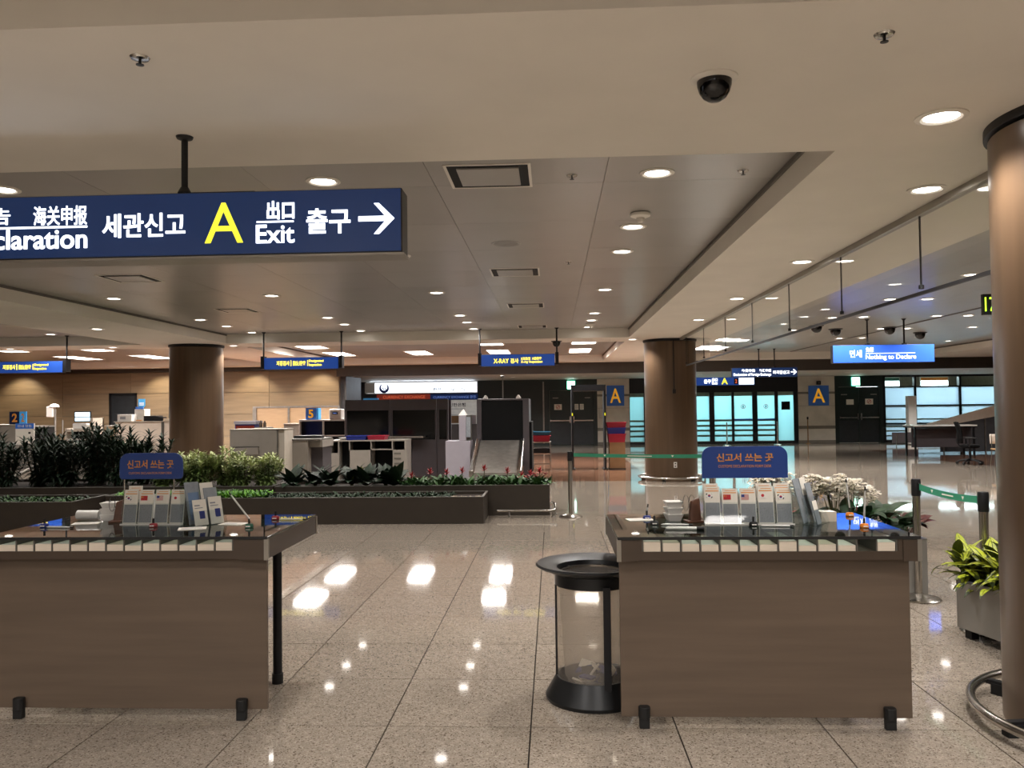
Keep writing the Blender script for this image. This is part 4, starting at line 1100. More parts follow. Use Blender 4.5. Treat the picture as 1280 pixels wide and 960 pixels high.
def pen_stand(x, y, col, lb, pose, ln=.14):
    t = thing('pen_stand', lb, 'pen stand', (x, y, .98), 0, 'counter pen stands')
    MB().lathe([(.022, 0), (.025, .006), (.02, .02), (.0, .024)], 20).build('base', col, t, True)
    MB().cyl(0, 0, .018, .05, .006, 10).build('socket', 'rubber', t)
    bx(-.012, .012, -.0245, -.018, .006, .012).build('print', 'flagwhite', t)
    p = thing('pen', lb.replace('pen base', 'pen from the base').replace('pen stand', 'pen from the stand'), 'pen', (x, y, 1.03), 0, 'counter pens')
    if pose == 'lie':
        p.location = (x + .045, y - .035, .986); p.rotation_euler = (0, R(90), R(-6))
    else: p.rotation_euler = (R(pose[1]), R(pose[0]), 0)
    MB().lathe([(.0015, -.012), (.0045, .0), (.005, .015), (.005, ln * .8), (.0035, ln)], 10).build('barrel', 'pen_body', p, True)
    MB().cyl(0, 0, ln, ln + .02, .0045, 8).build('cap', 'rubber', p)
    m = MB(); m.tube([(x, y + .02, .99), (x + .03, y + .05, .984), (x + .01, y + .09, .983), (x - .03, y + .07, .983)], .0012, 5)
    return t
pen_stand(-2.97, 4.71, 'pen_blue', 'blue pen base near the left end of the left desk', 'lie')
pen_stand(-2.315, 4.70, 'pen_red', 'dark red pen base in front of the American flag brochure', (0, -8))
pen_stand(-1.737, 4.66, 'pen_green', 'green pen base with leaning white pen on the left desk', (-38, 0), .17)
pen_stand(-1.70, 5.0, 'pen_red', 'red pen base at the back right corner of the left desk', 'lie')
pen_stand(.545, 4.93, 'pen_blue', 'blue pen base at the back left of the right desk', (12, 0), .02)
pen_stand(.56, 4.70, 'rubber', 'black pen base with pen lying beside it, left on right desk', 'lie')
pen_stand(1.095, 4.64, 'rubber', 'black pen base in front of the right desk holder', 'lie')
pen_stand(1.75, 5.02, 'pen_orange', 'orange pen base with upright clear pen, farther one on the right desk', (-6, 0), .15)
pen_stand(1.665, 4.56, 'pen_orange', 'orange pen base with upright pen near the front edge of the right desk', (2, 3), .15)
t = thing('marker_pen', 'thick white marker lying near the front edge of the right desk', 'pen', (.70, 4.50, .989), R(90) - R(4)); MB(Matrix.Rotation(R(90), 4, 'X')).lathe([(.006, -.1), (.009, -.09), (.009, .06)], 14).build('barrel', 'pen_body', t, True); MB(Matrix.Rotation(R(90), 4, 'X')).lathe([(.0095, .06), (.0095, .1)], 14).build('cap', 'rubber', t)
t = thing('note_block', 'small white block of note paper behind the racks, right desk', 'paper block', (1.545, 4.82, .98), R(8)); bx(-.045, .045, -.04, .04, 0, .055).build('sheets', 'paper_edge', t); bx(-.045, .045, -.04, .04, .055, .056).build('top_sheet', 'paper', t)
for k, (x, y, rz, lb) in enumerate(((-2.05, 4.62, 20, 'open white leaflet lying flat right of the left rack'), (-1.88, 4.80, -10, 'white sheet lying flat behind the green pen base'), (-2.80, 4.85, 15, 'white leaflet lying flat near the left desk trays'), (.50, 4.9, 12, 'clear grey leaflet lying at the back left of the right desk'))):
    t = thing('leaflet', lb, 'leaflet', (x, y, .9805), R(rz), 'leaflets lying on the desks')
    bx(-.075, .075, -.05, .05, 0, .003).build('page', 'paper', t); MB().box(-.06, .06, -.036, -.028, .003, .0034).box(-.06, .02, -.01, -.002, .003, .0034).box(-.06, .05, .015, .022, .003, .0034).build('print', 'paper_print', t)

# ================================================================== TRASH BIN
t = thing('trash_bin', 'clear plastic trash bin with dark rim left of the right desk', 'trash bin', (.215, 4.77, 0))
MB().lathe([(.272, 0), (.276, .02), (.262, .045), (.228, .105), (.214, .13), (.2, .13), (.2, .02), (0, .02)], 56).build('base', 'dark_metal', t, True)
MB().lathe([(.207, .12), (.21, .125), (.21, .655), (.207, .655)], 56, closed=True).build('clear_cylinder', 'bin_plastic', t, True)
MB().lathe([(.205, .64), (.218, .64), (.218, .715), (.205, .715)], 56, closed=True).build('collar', 'dark_metal', t, True)
MB().lathe([(.20, .712), (.225, .705), (.305, .735), (.325, .748), (.317, .758), (.27, .752), (.205, .735)], 64, closed=True).build('top_ring', 'dark_metal', t, True)
MB().lathe([(.175, .70), (.185, .70), (.185, .712), (.175, .712)], 48, closed=True).build('bag_ring', 'steel', t, True)
for k in range(6): MB(Matrix.Rotation(k * math.pi / 3 + .2, 4, 'Z')).box(.18, .207, -.004, .004, .702, .71).build('ring_spoke', 'steel_dull', t)
bx(.045, .085, -.222, -.206, .10, .66).build('vertical_strap', 'black_metal', t)
bx(-.217, -.205, -.02, .02, .1, .66).build('vertical_strap', 'black_metal', t)
q = MB()
random.seed(3)
prof = [(.0, .035), (.12, .06), (.165, .14), (.17, .3), (.178, .5), (.18, .70)]
q = MB(); n = 40; vs = []; fs = []
for j, (r_, z_) in enumerate(prof):
    for i in range(n):
        a = 2 * math.pi * i / n; rr = r_ * (1 + .05 * math.sin(a * 7 + j) + random.uniform(-.02, .02)) if r_ else 0
        vs.append((rr * math.cos(a), rr * math.sin(a), z_))
for j in range(len(prof) - 1):
    for i in range(n): fs.append((j * n + i, j * n + (i + 1) % n, (j + 1) * n + (i + 1) % n, (j + 1) * n + i))
q.add(vs, fs); q.build('bag', 'bin_bag', t, True)
q = MB()
for k in range(22):
    a = random.uniform(0, 6.28); r_ = random.uniform(0, .12)
    q.T = Matrix.Translation((r_ * math.cos(a) , r_ * math.sin(a), .07 + random.uniform(0, .10))) @ Matrix.Rotation(random.uniform(0, 3), 4, 'Z') @ Matrix.Rotation(random.uniform(-1, 1), 4, 'X')
    q.box(-.04, .04, -.025, .025, -.006, .006, random.choice([0, 0, 1, 2, 3]))
o = q.build('litter', ['paper', 'slate_print', 'flagblue', 'rubber'], t); o['kind'] = 'stuff'

# ================================================================== STANCHIONS
def stanchion(x, y, lb, h=.98):
    t = thing('belt_stanchion', lb, 'stanchion', (x, y, 0), 0, 'steel belt stanchions')
    MB().lathe([(.17, 0), (.175, .008), (.16, .02), (.06, .042), (.035, .055), (0, .055)], 40).build('base', 'steel', t, True)
    MB().cyl(0, 0, .05, h - .13, .031, 24).build('post', 'steel', t, True)
    MB().lathe([(.037, h - .14), (.038, h - .13), (.038, h - .01), (.034, h), (0, h)], 24).build('belt_head', 'dark_metal', t, True)
    return t
stanchion(.245, 12.42, 'steel belt post beside the planter guard rail', .975)
stanchion(2.20, 11.72, 'steel belt post hidden behind the right desk sign', .98)
stanchion(3.04, 7.14, 'steel belt post behind the right end of the right desk', 1.005)
stanchion(3.08, 6.13, 'steel belt post behind the yellow-green plants', 1.0)
def belt(p0, p1, z0, z1, lb, sag=.03):
    t = thing('barrier_belt', lb, 'belt', (p0[0], p0[1], 0), 0, 'green barrier belts')
    v = Vector((p1[0] - p0[0], p1[1] - p0[1])); L = v.length; a = math.atan2(v.y, v.x); t.rotation_euler = (0, 0, a)
    m = MB(); n = 16; s0, s1 = .04, L - .04
    for i in range(n):
        u0, u1 = i / n, (i + 1) / n; za = z0 + (z1 - z0) * u0 - sag * 4 * u0 * (1 - u0); zb = z0 + (z1 - z0) * u1 - sag * 4 * u1 * (1 - u1)
        xa, xb = s0 + (s1 - s0) * u0, s0 + (s1 - s0) * u1; h = .026
        m.add([(xa, -.001, za - h), (xb, -.001, zb - h), (xb, -.001, zb + h), (xa, -.001, za + h), (xa, .001, za - h), (xb, .001, zb - h), (xb, .001, zb + h), (xa, .001, za + h)],
              [(0, 1, 2, 3), (7, 6, 5, 4), (0, 4, 5, 1), (3, 2, 6, 7)])
    m.build('webbing', 'belt', t)
    MB().box(s0 - .01, s0 + .02, -.006, .006, z0 - .03, z0 + .03).box(s1 - .02, s1 + .01, -.006, .006, z1 - .03, z1 + .03).build('clip', 'rubber', t)
    m = MB(); c = .5; zc = (z0 + z1) / 2 - sag
    for uu in (.25, .75):
        xx = s0 + (s1 - s0) * uu; zz_ = z0 + (z1 - z0) * uu - sag * 4 * uu * (1 - uu)
        MB().prism([(xx, zz_ - .013), (xx + .018, zz_ + .013), (xx - .018, zz_ + .013)], -.0022, -.001).build('belt_emblem_print', 'paper', t)
    bx(s0 + (s1 - s0) * .42, s0 + (s1 - s0) * .6, -.0022, -.001, zc - .004, zc + .006).build('belt_print', 'paper', t)
belt((.245, 12.42), (2.20, 11.72), .925, .93, 'green belt across in front of the middle column', .01)
belt((3.04, 7.14), (3.08, 6.13), .945, .94, 'green belt between the two posts right of the right desk', .02)
for (x, y, lb) in ((6.95, 33.6, 'thin far rope post before the sliding doors, left one'), (9.0, 33.8, 'thin far rope post before the sliding doors, right one'), (4.9, 33.6, 'thin far rope post just right of the middle column')):
    t = thing('rope_post', lb, 'stanchion', (x, y, 0), 0, 'far rope posts'); MB().lathe([(.16, 0), (.15, .02), (.03, .05), (.022, .9), (.03, .93), (0, .94)], 16).build('post', 'steel', t, True)
t = thing('thin_post', 'thin dark post with round top before the right stone pier', 'post', (10.45, 34.6, 0)); MB().lathe([(.1, 0), (.1, .015), (.025, .03), (.02, 1.0)], 14).build('post', 'carton', t, True); MB().lathe([(.02, 1.0), (.035, 1.0), (.035, 1.1), (0, 1.1)], 12).build('cap', 'rubber', t)

# ================================================================== PLANTERS AND PLANTS
random.seed(11)
def planter(x0, x1, y0, y1, h, lb, mt='planter', soil=.04, th=.03, base=0.0):
    cx, cy = (x0 + x1) / 2, (y0 + y1) / 2
    t = thing('planter_box', lb, 'planter', (cx, cy, 0), 0, 'long low planter boxes')
    w, d = (x1 - x0) / 2, (y1 - y0) / 2
    m = MB()
    for a in ((-w, w, -d, -d + th), (-w, w, d - th, d), (-w, -w + th, -d + th, d - th), (w - th, w, -d + th, d - th)): m.box(*a, base, h)
    m.build('box', mt, t, bevel=.004)
    m = MB()
    for a in ((-w - .004, w + .004, -d - .004, -d + th), (-w - .004, w + .004, d - th, d + .004), (-w - .004, -w + th, -d + th, d - th), (w - th, w + .004, -d + th, d - th)): m.box(*a, h, h + .008)
    m.build('rim', 'counter_edge' if mt == 'planter' else mt, t)
    bx(-w + th, w - th, -d + th, d - th, base + .02, h - soil).build('soil', 'soil', t)
    return t
planter(-4.92, -1.0, 11.75, 12.57, .375, 'dark brown low planter box in front, with dark ground cover and pebbles')
planter(-4.30, -.065, 12.62, 13.55, .455, 'dark brown planter box behind, holding big leaves and red flowers')
planter(-6.5, -4.95, 11.75, 12.6, .42, 'dark brown planter box with bright green fern edge behind the left desk sign')
planter(-10.4, -6.56, 11.0, 11.95, .42, 'dark brown planter box with dark low plants at the left picture edge')
planter(-10.4, -4.35, 12.65, 14.3, .46, 'long brown planter box holding the oleanders and olive shrubs')
# olive, oleander and other leafy plants
def stem_curve(m, p0, p1, r, mi=0):
    p0 = Vector(p0); p1 = Vector(p1); md = (p0 + p1) / 2 + Vector((random.uniform(-.04, .04), random.uniform(-.04, .04), 0))
    m.tube([p0, md, p1], r, 5, mi, rs=[r, r * .8, r * .45])
def bushy(name, lb, cat, loc, group, h, rad, nst, nleaf, L, W, lm, sm, whorl=True, seed=0, tip=None):
    random.seed(seed); t = thing(name, lb, cat, loc, 0, group)
    f = MB(); s_ = MB()
    for i in range(nst):
        a = random.uniform(0, 6.283); rr = rad * math.sqrt(random.random()); hh = h * random.uniform(.68, 1.0) * (1 - .25 * rr / rad)
        p0 = (rr * .25 * math.cos(a), rr * .25 * math.sin(a), 0); p1 = Vector((rr * math.cos(a), rr * math.sin(a), hh - L * .35))
        stem_curve(s_, p0, p1, .008)
        nl = nleaf // nst
        for k in range(nl):
            u = 1 - (k / nl) ** 1.1 * .86
            q = Vector(p0).lerp(p1, u); az = k * 2.4 + random.uniform(-.4, .4)
            el = (.95 - 1.0 * (1 - u) * 1.5) + random.uniform(-.3, .3)
            f.leaf(q, az, el, L * random.uniform(.75, 1.15), W, .8, .2, 3, 1 if (tip and u > .72) else 0)
    s_.build('stem', sm, t)
    o = f.build('foliage', [lm] + ([tip] if tip else []), t); o['kind'] = 'stuff'
    return t
ol = [(-9.55, 13.6, .82), (-9.1, 13.3, .7), (-8.62, 13.55, .80), (-8.1, 13.35, .80), (-7.62, 13.6, .93), (-7.2, 13.4, .86), (-6.85, 13.7, .78), (-8.4, 13.9, .74), (-7.9, 13.95, .85)]
on = ['at the left picture edge', 'second from the left edge', 'in front of the number 2 counter', 'in front of the computer desk', 'tallest, before the white counter', 'left of the left desk sign', 'shortest, just left of the column', 'rear, before the slanted rails', 'rear, behind the tallest']
for i, (x, y, h) in enumerate(ol):
    bushy('oleander_shrub', 'dark narrow-leaved shrub, ' + on[i], 'shrub', (x, y, .42), 'dark narrow-leaved shrubs in the long planter', h * 1.28, .42, 20, 1000, .19, .036, 'leaf_deep', 'stem_brown', seed=20 + i)
sh = [(-6.25, 13.0, .50), (-5.95, 13.25, .58), (-5.62, 13.0, .55), (-5.3, 13.25, .62), (-4.98, 13.0, .54), (-4.66, 13.2, .5)]
for i, (x, y, h) in enumerate(sh):
    bushy('olive_green_shrub', ['light olive shrub right behind the left desk sign', 'light olive shrub before the left column, left half', 'light olive shrub before the left column foot', 'tallest light olive shrub right of the column', 'light olive shrub before the grey kiosk', 'light olive shrub beside the big dark leaves'][i],
          'shrub', (x, y, .42), 'light olive shrubs behind the fern edge', h * 1.18, .30, 24, 1100, .11, .042, 'leaf_shrub', 'stem', seed=50 + i, tip='leaf_olive')
def ground(name, lb, x0, x1, y0, y1, z, n, L, W, mats, el=(.2, 1.3), seed=1, group=None):
    random.seed(seed); m = MB()
    cx, cy = (x0 + x1) / 2, (y0 + y1) / 2
    for k in range(n):
        m.leaf((random.uniform(x0, x1) - cx, random.uniform(y0, y1) - cy, 0), random.uniform(0, 6.28), random.uniform(*el), L * random.uniform(.7, 1.2), W, 1.0, .25, 3, random.randrange(len(mats)))
    o = m.build(name, mats, None); o.location = (cx, cy, z); tag(o, lb, 'plants', group, 'stuff'); return o
ground('fern_ground_cover', 'bright green fern ground cover along the planter behind the left desk', -6.42, -4.2, 11.83, 12.3, .385, 2600, .10, .028, ['leaf_bright', 'leaf_bright', 'leaf_mid'], seed=2)
ground('low_ivy_ground_cover', 'dark green low leafy cover in the planter at the left picture edge', -10.3, -6.62, 11.05, 11.6, .39, 2400, .09, .04, ['leaf_dark', 'leaf_mid'], seed=3)
ground('dark_ground_cover', 'very dark low plants filling the front planter box', -4.85, -1.5, 11.9, 12.5, .335, 2300, .075, .03, ['leaf_deep', 'leaf_deep', 'leaf_dark'], seed=4)
random.seed(5); m = MB()
for k in range(260):
    x = random.uniform(-.78, .0) - 1.08; y = random.uniform(11.82, 12.15); r_ = random.uniform(.010, .02)
    m.T = Matrix.Translation((x, y, .338 + r_ * .5)) @ Matrix.Rotation(random.uniform(0, 3), 4, 'Z') @ Matrix.Diagonal((1, .75, .55, 1))
    m.lathe([(r_ * .6, -r_ * .7), (r_, 0), (r_ * .6, r_ * .7)], 6)
o = m.build('pebble_layer', 'pebble', None); tag(o, 'pale pebbles at the right end of the front planter box', 'pebbles', None, 'stuff')
# big dark leaved plants: every leaf a part
lp = lambda t: max(.06, math.sin(math.pi * min(1, t ** .8 * .98 + .02)) ** .7)
bigleaf = []
for k in range(4):
    o = MB().leaf((0, 0, 0), 0, [.95, .75, .5, 1.15][k], [.40, .36, .34, .38][k], .12, [.9, 1.1, .9, .6][k], .22, 7)
    o.leaf((0, 0, 0), 0, [.95, .75, .5, 1.15][k], .05, .012, 0, 0, 2)
    bigleaf.append(o)
lm_ = []
bl_ = [(-4.12, 12.95), (-3.82, 13.15), (-3.52, 12.93), (-3.22, 13.12), (-2.95, 12.95), (-2.68, 13.15), (-2.5, 12.9)]
random.seed(9)
for i, (x, y) in enumerate(bl_):
    t = thing('broad_leaved_plant', ['broad dark leaved plant at the left end, next to the olive shrubs', 'broad dark leaved plant, second from the olive shrubs', 'broad dark leaved plant left of centre before the white cabinet',
              'broad dark leaved plant in the middle of its row', 'broad dark leaved plant below the red tray', 'broad dark leaved plant before the right end of the white cabinet', 'broad dark leaved plant beside the first red flower'][i],
              'plant', (x, y, .415), random.uniform(0, 6), 'broad dark leaved plants in the rear planter')
    MB().cyl(0, 0, -.01, .05, .03, 10).build('crown_base', 'stem', t)
    for k in range(24):
        v_ = k % 4
        if len(lm_) < 4:
            o = bigleaf[v_].build('leaf', 'leaf_deep', t); lm_.append(o.data)
        else:
            o = bpy.data.objects.new('leaf', lm_[v_]); COL.objects.link(o); o.parent = t
        s0 = random.uniform(.9, 1.25); o.scale = (s0, s0 * 1.35, s0); o.rotation_euler = (random.uniform(-.15, .15), random.uniform(-.15, .15), k * 2.4); o.location = (0, 0, .02)
        if i == 3 and k in (3, 11): o.data = lm_[v_].copy(); o.data.materials[0] = M['leaf_lime']; o['label'] = 'young yellow green leaf'
# low green plants with red star bracts
rb = None
rx = [(-2.22, 12.9, .1), (-1.92, 12.85, .16), (-1.68, 13.0, .14), (-1.42, 12.85, .17), (-1.08, 12.9, .20), (-.72, 12.9, .16), (-.5, 13.05, .08), (-.36, 12.85, .12), (-.22, 13.0, .15)]
for i, (x, y, e) in enumerate(rx):
    random.seed(90 + i)
    t = thing('red_star_plant', ['red star flowered plant at the left end, beside the broad leaves', 'red star flowered plant, second from the left', 'red star flowered plant left of the white kiosk', 'red star flowered plant before the white kiosk', 'tall red star flowered plant before the left ramp rail',
              'red star flowered plant before the steel ramp', 'low red flowered plant before the right ramp rail', 'red flowered plant left of the planter end', 'red flowered plant at the right planter corner'][i], 'plant', (x, y, .415), 0, 'red star flowered plants')
    e += .04
    f = MB()
    for k in range(85): f.leaf((random.uniform(-.17, .17), random.uniform(-.15, .15), random.uniform(0, .05)), random.uniform(0, 6.28), random.uniform(.4, 1.3), random.uniform(.13, .22), .06, 1.0, .2, 4)
    o = f.build('foliage', 'leaf_mid', t); o['kind'] = 'stuff'
    MB().cyl(0, 0, 0, e, .006, 6).build('stem', 'stem', t)
    b_ = MB()
    for k in range(14): b_.leaf((0, 0, e - .01 + .004 * k), k * 2.4, .35 + .07 * k, .085, .03, .3, .2, 3)
    if i >= 6:
        for (dx, dy) in ((.09, .03), (-.08, -.03)):
            for k in range(10): b_.leaf((dx, dy, e - .02), k * 2.4, .2 + .08 * k, .06, .028, .3, .2, 3)
    b_.build('red_bract', 'bract', t)
# guard rail at the foot of the planter
t = thing('planter_guard_rail', 'low steel guard rail in front of the rear planter corner', 'guard rail', (-.7, 12.4, 0))
MB().tube([(-.15, 0, .1), (.64, 0, .1), (.70, .02, .11), (.72, .06, .13), (.72, .35, .16), (.70, .42, .16), (.62, .42, .16)], .018, 10).build('rail', 'steel', t, True)
for x, y in ((.03, 0), (.68, .03), (.72, .38)): MB().cyl(x, y, 0, .1, .012, 10).cyl(x, y, 0, .008, .03, 12).build('foot', 'steel_dull', t)

# orchid planter behind the right desk
t = planter(1.86, 3.20, 7.32, 7.98, .47, 'grey metal planter box of white orchids behind the right desk', 'planter_grey', .05, .02)
def orchid(x, y, lb, n, h, sp, seed):
    random.seed(seed); t = thing('white_orchid', lb, 'orchid', (x, y, .42), 0, 'white orchids')
    s_ = MB(); f = MB(); lf = MB()
    for k in range(7): lf.leaf((0, 0, .0), k * .9, random.uniform(.3, .9), .20, .06, .9, .2, 5)
    for i in range(n):
        a = random.uniform(0, 6.28); ex = math.cos(a) * sp * random.uniform(.4, 1); ey = math.sin(a) * sp * .6 * random.uniform(.4, 1); hh = h * random.uniform(.86, 1.05) - .25 * (ex * ex) / max(sp, .01)
        pts = [(0, 0, 0), (ex * .15, ey * .15, hh * .5), (ex * .35, ey * .35, hh * .9), (ex * .7, ey * .7, hh), (ex, ey, hh * .93)]
        s_.tube(pts, .004, 5)
        for k in range(11):
            u = k / 10; px = ex * (.3 + .75 * u); py = ey * (.3 + .75 * u); pz = hh * (.93 + .09 * math.sin(math.pi * (u * .8 + .15))) - .03 * u
            c_ = Vector((px + random.uniform(-.03, .03), py + random.uniform(-.03, .03) - .01, pz + random.uniform(-.02, .02)))
            a0 = random.uniform(0, 6.28)
            for q in range(5): f.leaf(c_, a0 + q * 1.2566, random.uniform(-.1, .6), .046, .042, .8, .15, 2)
    s_.build('flower_stem', 'stem', t); o = f.build('blossoms', 'petal', t); o['kind'] = 'stuff'; lf.build('basal_leaf', 'leaf_dark', t)
orchid(2.28, 7.6, 'white orchid at the left of the cluster behind the right desk', 13, .56, .28, 1)
orchid(2.50, 7.55, 'white orchid in the middle of the cluster, before the orange pens', 13, .56, .28, 2)
orchid(2.68, 7.65, 'white orchid at the right of the cluster near the belt post', 11, .50, .24, 3)
orchid(2.02, 7.75, 'white orchid standing apart just right of the blue desk sign', 10, .60, .24, 4)
lf_me = []
for i, (x, y, h) in enumerate(((2.05, 7.5, .28), (2.35, 7.45, .25), (2.65, 7.5, .30), (2.9, 7.6, .27), (3.02, 7.45, .22), (3.14, 7.6, .20))):
    random.seed(140 + i)
    t = thing('dark_leaved_anthurium', ['dark leaved plant with pink flowers left under the orchids', 'dark leaved plant under the middle orchids', 'dark leaved plant right under the orchids', 'dark leaved plant with red spathe left of the belt post', 'dark leaved plant behind the belt post', 'dark maroon leaved plant right of the belt post'][i],
              'plant', (x, y, .42), 0, 'dark leaved plants around the orchids')
    MB().cyl(0, 0, -.01, .1, .02, 8).build('crown_base', 'stem', t)
    for k in range(16):
        if len(lf_me) < 3:
            v_ = len(lf_me); b_ = MB(); b_.tube([(0, 0, 0), (.04, 0, .08), (.06, 0, .12)], .003, 5); b_.leaf((.06, 0, .12), 0, [.7, .35, 1.0][v_], .15, .085, 1.0, .15, 6); o = b_.build('leaf', 'leaf_dark', t); lf_me.append(o.data)
        else:
            o = bpy.data.objects.new('leaf', lf_me[k % 3]); COL.objects.link(o); o.parent = t
        s0 = h / .25 * random.uniform(1.15, 1.6); o.scale = (s0, s0, s0 * 1.05); o.rotation_euler = (random.uniform(-.2, .2), random.uniform(-.2, .2), k * 2.4)
        if i == 5: o.data = lf_me[k % 3].copy(); o.data.materials[0] = M['leaf_maroon']
    for k in range([4, 1, 1, 3, 1, 1][i]):
        b_ = MB(); a = random.uniform(2.5, 6.5); e = h * random.uniform(.8, 1.15)
        b_.tube([(0, 0, 0), (.05 * math.cos(a), .05 * math.sin(a), e)], .003, 5)
        b_.leaf((.05 * math.cos(a), .05 * math.sin(a), e), a, .6, .06, .045, .6, .1, 4)
        b_.build('red_spathe', 'pink', t)
# grey planter with yellow green leaves behind the closest column
t = planter(-.45, .45, -.42, .42, .40, 'grey metal planter box with yellow-green plants beside the closest column', 'planter_grey', .05, .02, .07)
t.location = (3.36, 5.72, 0); t.rotation_euler = (0, 0, R(15)); t['group'] = 'long low planter boxes'
for sx in (-.38, .38):
    for sy in (-.36, .36): bx(sx - .03, sx + .03, sy - .03, sy + .03, 0, .08).build('foot', 'rubber', t)
cm = []
for k in range(4):
    b_ = MB(); e = [1.0, .6, .25, 1.25][k]; bd = [1.2, 1.3, 1.3, .9][k]
    b_.leaf((0, 0, 0), 0, e, .25, .062, bd, .16, 7, 0)
    b_.leaf((0, 0, -.002), 0, e, .255, .074, bd, .14, 7, 1)
    b_.leaf((0, 0, .001), 0, e, .235, .008, bd, .16, 5, 1)
    cm.append(b_)
cmd = []
Tm = Matrix.Translation((3.36, 5.72, 0)) @ Matrix.Rotation(R(15), 4, 'Z')
for i, (dx, dy) in enumerate(((-.32, -.30), (-.38, .0), (-.36, .33), (-.02, -.32), (0, .02), (.02, .33), (-.22, .2), (-.36, -.15))):
    random.seed(160 + i); p = Tm @ Vector((dx, dy, .36))
    t = thing('yellow_green_plant', 'yellow green plant with dark leaf margins, grey box, ' + ['near left corner', 'left side middle', 'far left corner', 'near side beside the column', 'centre of the box', 'far side middle', 'between far left corner and centre', 'left side before the middle'][i], 'plant', p, 0, 'yellow green plants in the grey box')
    MB().cyl(0, 0, -.02, .10, .015, 8).build('stem', 'stem', t)
    for k in range(96 if i in (0, 1, 2, 6, 7) else 24):
        v_ = k % 4
        if len(cmd) < 4: o = cm[v_].build('leaf', ['leaf_lime', 'leaf_margin'], t); cmd.append(o.data)
        else: o = bpy.data.objects.new('leaf', cmd[v_]); COL.objects.link(o); o.parent = t
        s0 = random.uniform(.55, 1.0); o.scale = (s0, s0 * 1.15, s0); o.location = (random.uniform(-.11, .11), random.uniform(-.11, .11), random.uniform(.02, .20)); o.rotation_euler = (random.uniform(-.2, .2), random.uniform(-.1, .35), k * 2.4)

# ================================================================== INSPECTION HALL BEHIND THE PLANTERS
# dark partition cabinets with black glass
t = thing('partition_cabinet', 'tall dark grey partition with black glass panels behind the white cabinet', 'partition', (-3.8, 20.0, 0))
for (a, c_) in ((-1.27, .15), (.17, .95), (.97, 1.26)) if False else ((-1.27, -.17), (-.15, .97), (.99, 1.26)):
    f = MB(); f.box(a, c_, 0, .08, 1.60, 1.86); f.box(a, c_, 0, .08, 0, .88); f.box(a, a + .05, 0, .08, .88, 1.6); f.box(c_ - .03, c_, 0, .08, .88, 1.6)
    f.build('panel_frame', 'dark_cab', t); bx(a + .05, c_ - .03, .02, .04, .88, 1.6).build('glass_pane', 'blackglass', t)
bx(-.60, .7, -.35, 0, .94, .97).build('shelf', 'grey_cab', t)
bx(-1.27, 1.26, .6, .66, 0, 1.84).build('rear_panel', 'dark_cab', t)
t = thing('light_blue_box', 'small light blue flat box on top of the dark partition', 'box', (-4.35, 20.04, 1.86)); bx(-.27, .1, -.03, .04, 0, .04).build('body', 'sky_blue', t)
# white low cabinet with open compartments
t = thing('low_cabinet', 'beige open fronted cabinet with four compartments before the dark partition', 'cabinet', (-3.95, 18.0, 0))
f = MB(); f.box(-.95, .75, 0, .6, .93, .96); f.box(-.95, .75, .55, .6, 0, .93)
for x in (-.95, -.77, -.53, -.05, .42, .70): f.box(x, x + (.05 if x == .70 else .02), 0, .6, 0, .93)
f.box(-.53, -.03, 0, .02, 0, .74); f.box(.42, .70, 0, .02, 0, .74); f.box(-.05, .42, 0, .6, .74, .76); f.box(-.93, -.77, 0, .02, 0, .68)
f.build('body', 'grey_cab', t)
for k in range(3): bx(.47, .62, -.012, 0, .64 - k * .11, .68 - k * .11).build('drawer_label_slot', 'counter_edge', t)
bx(-.75, -.06, .3, .31, .2, .93).build('dark_back', 'void', t); bx(-.03, .41, .4, .41, .02, .92).build('dark_back', 'void', t); bx(.44, .69, .3, .31, .76, .92).build('dark_back', 'void', t)
def tray(x0, x1, y, z, lb, mt, h=.09, d=.4, grp='plastic trays'):
    cx = (x0 + x1) / 2; w = (x1 - x0) / 2; t = thing('plastic_tray', lb, 'tray', (cx, y, z), 0, grp)
    m = MB(); a = .88
    m.add([(-w * a, 0, 0), (w * a, 0, 0), (w * a, d, 0), (-w * a, d, 0), (-w, -.02, h), (w, -.02, h), (w, d + .02, h), (-w, d + .02, h)], [(3, 2, 1, 0), (0, 1, 5, 4), (1, 2, 6, 5), (2, 3, 7, 6), (3, 0, 4, 7)])
    m.add([(-w * a, .01, .01), (w * a, .01, .01), (w * a, d - .01, .01), (-w * a, d - .01, .01), (-w + .02, 0, h), (w - .02, 0, h), (w - .02, d, h), (-w + .02, d, h)], [(0, 1, 2, 3), (0, 4, 5, 1), (1, 5, 6, 2), (2, 6, 7, 3), (3, 7, 4, 0)])
    m.build('shell', mt, t); m = MB(); m.box(-w - .012, w + .012, -.035, -.018, h - .012, h); m.box(-w - .012, w + .012, d + .018, d + .035, h - .012, h); m.box(-w - .015, -w + .0, -.03, d + .03, h - .012, h); m.box(w, w + .015, -.03, d + .03, h - .012, h); m.build('rim', mt, t)
tray(-4.56, -4.10, 18.05, .96, 'blue plastic tray on the beige cabinet', 'tray_blue')
tray(-4.08, -3.69, 18.05, .96, 'red plastic tray on the beige cabinet, right of the blue one', 'tray_red')
tray(-4.72, -4.58, 18.15, .96, 'small white tray left of the blue tray', 'white_plastic', .05, .3)
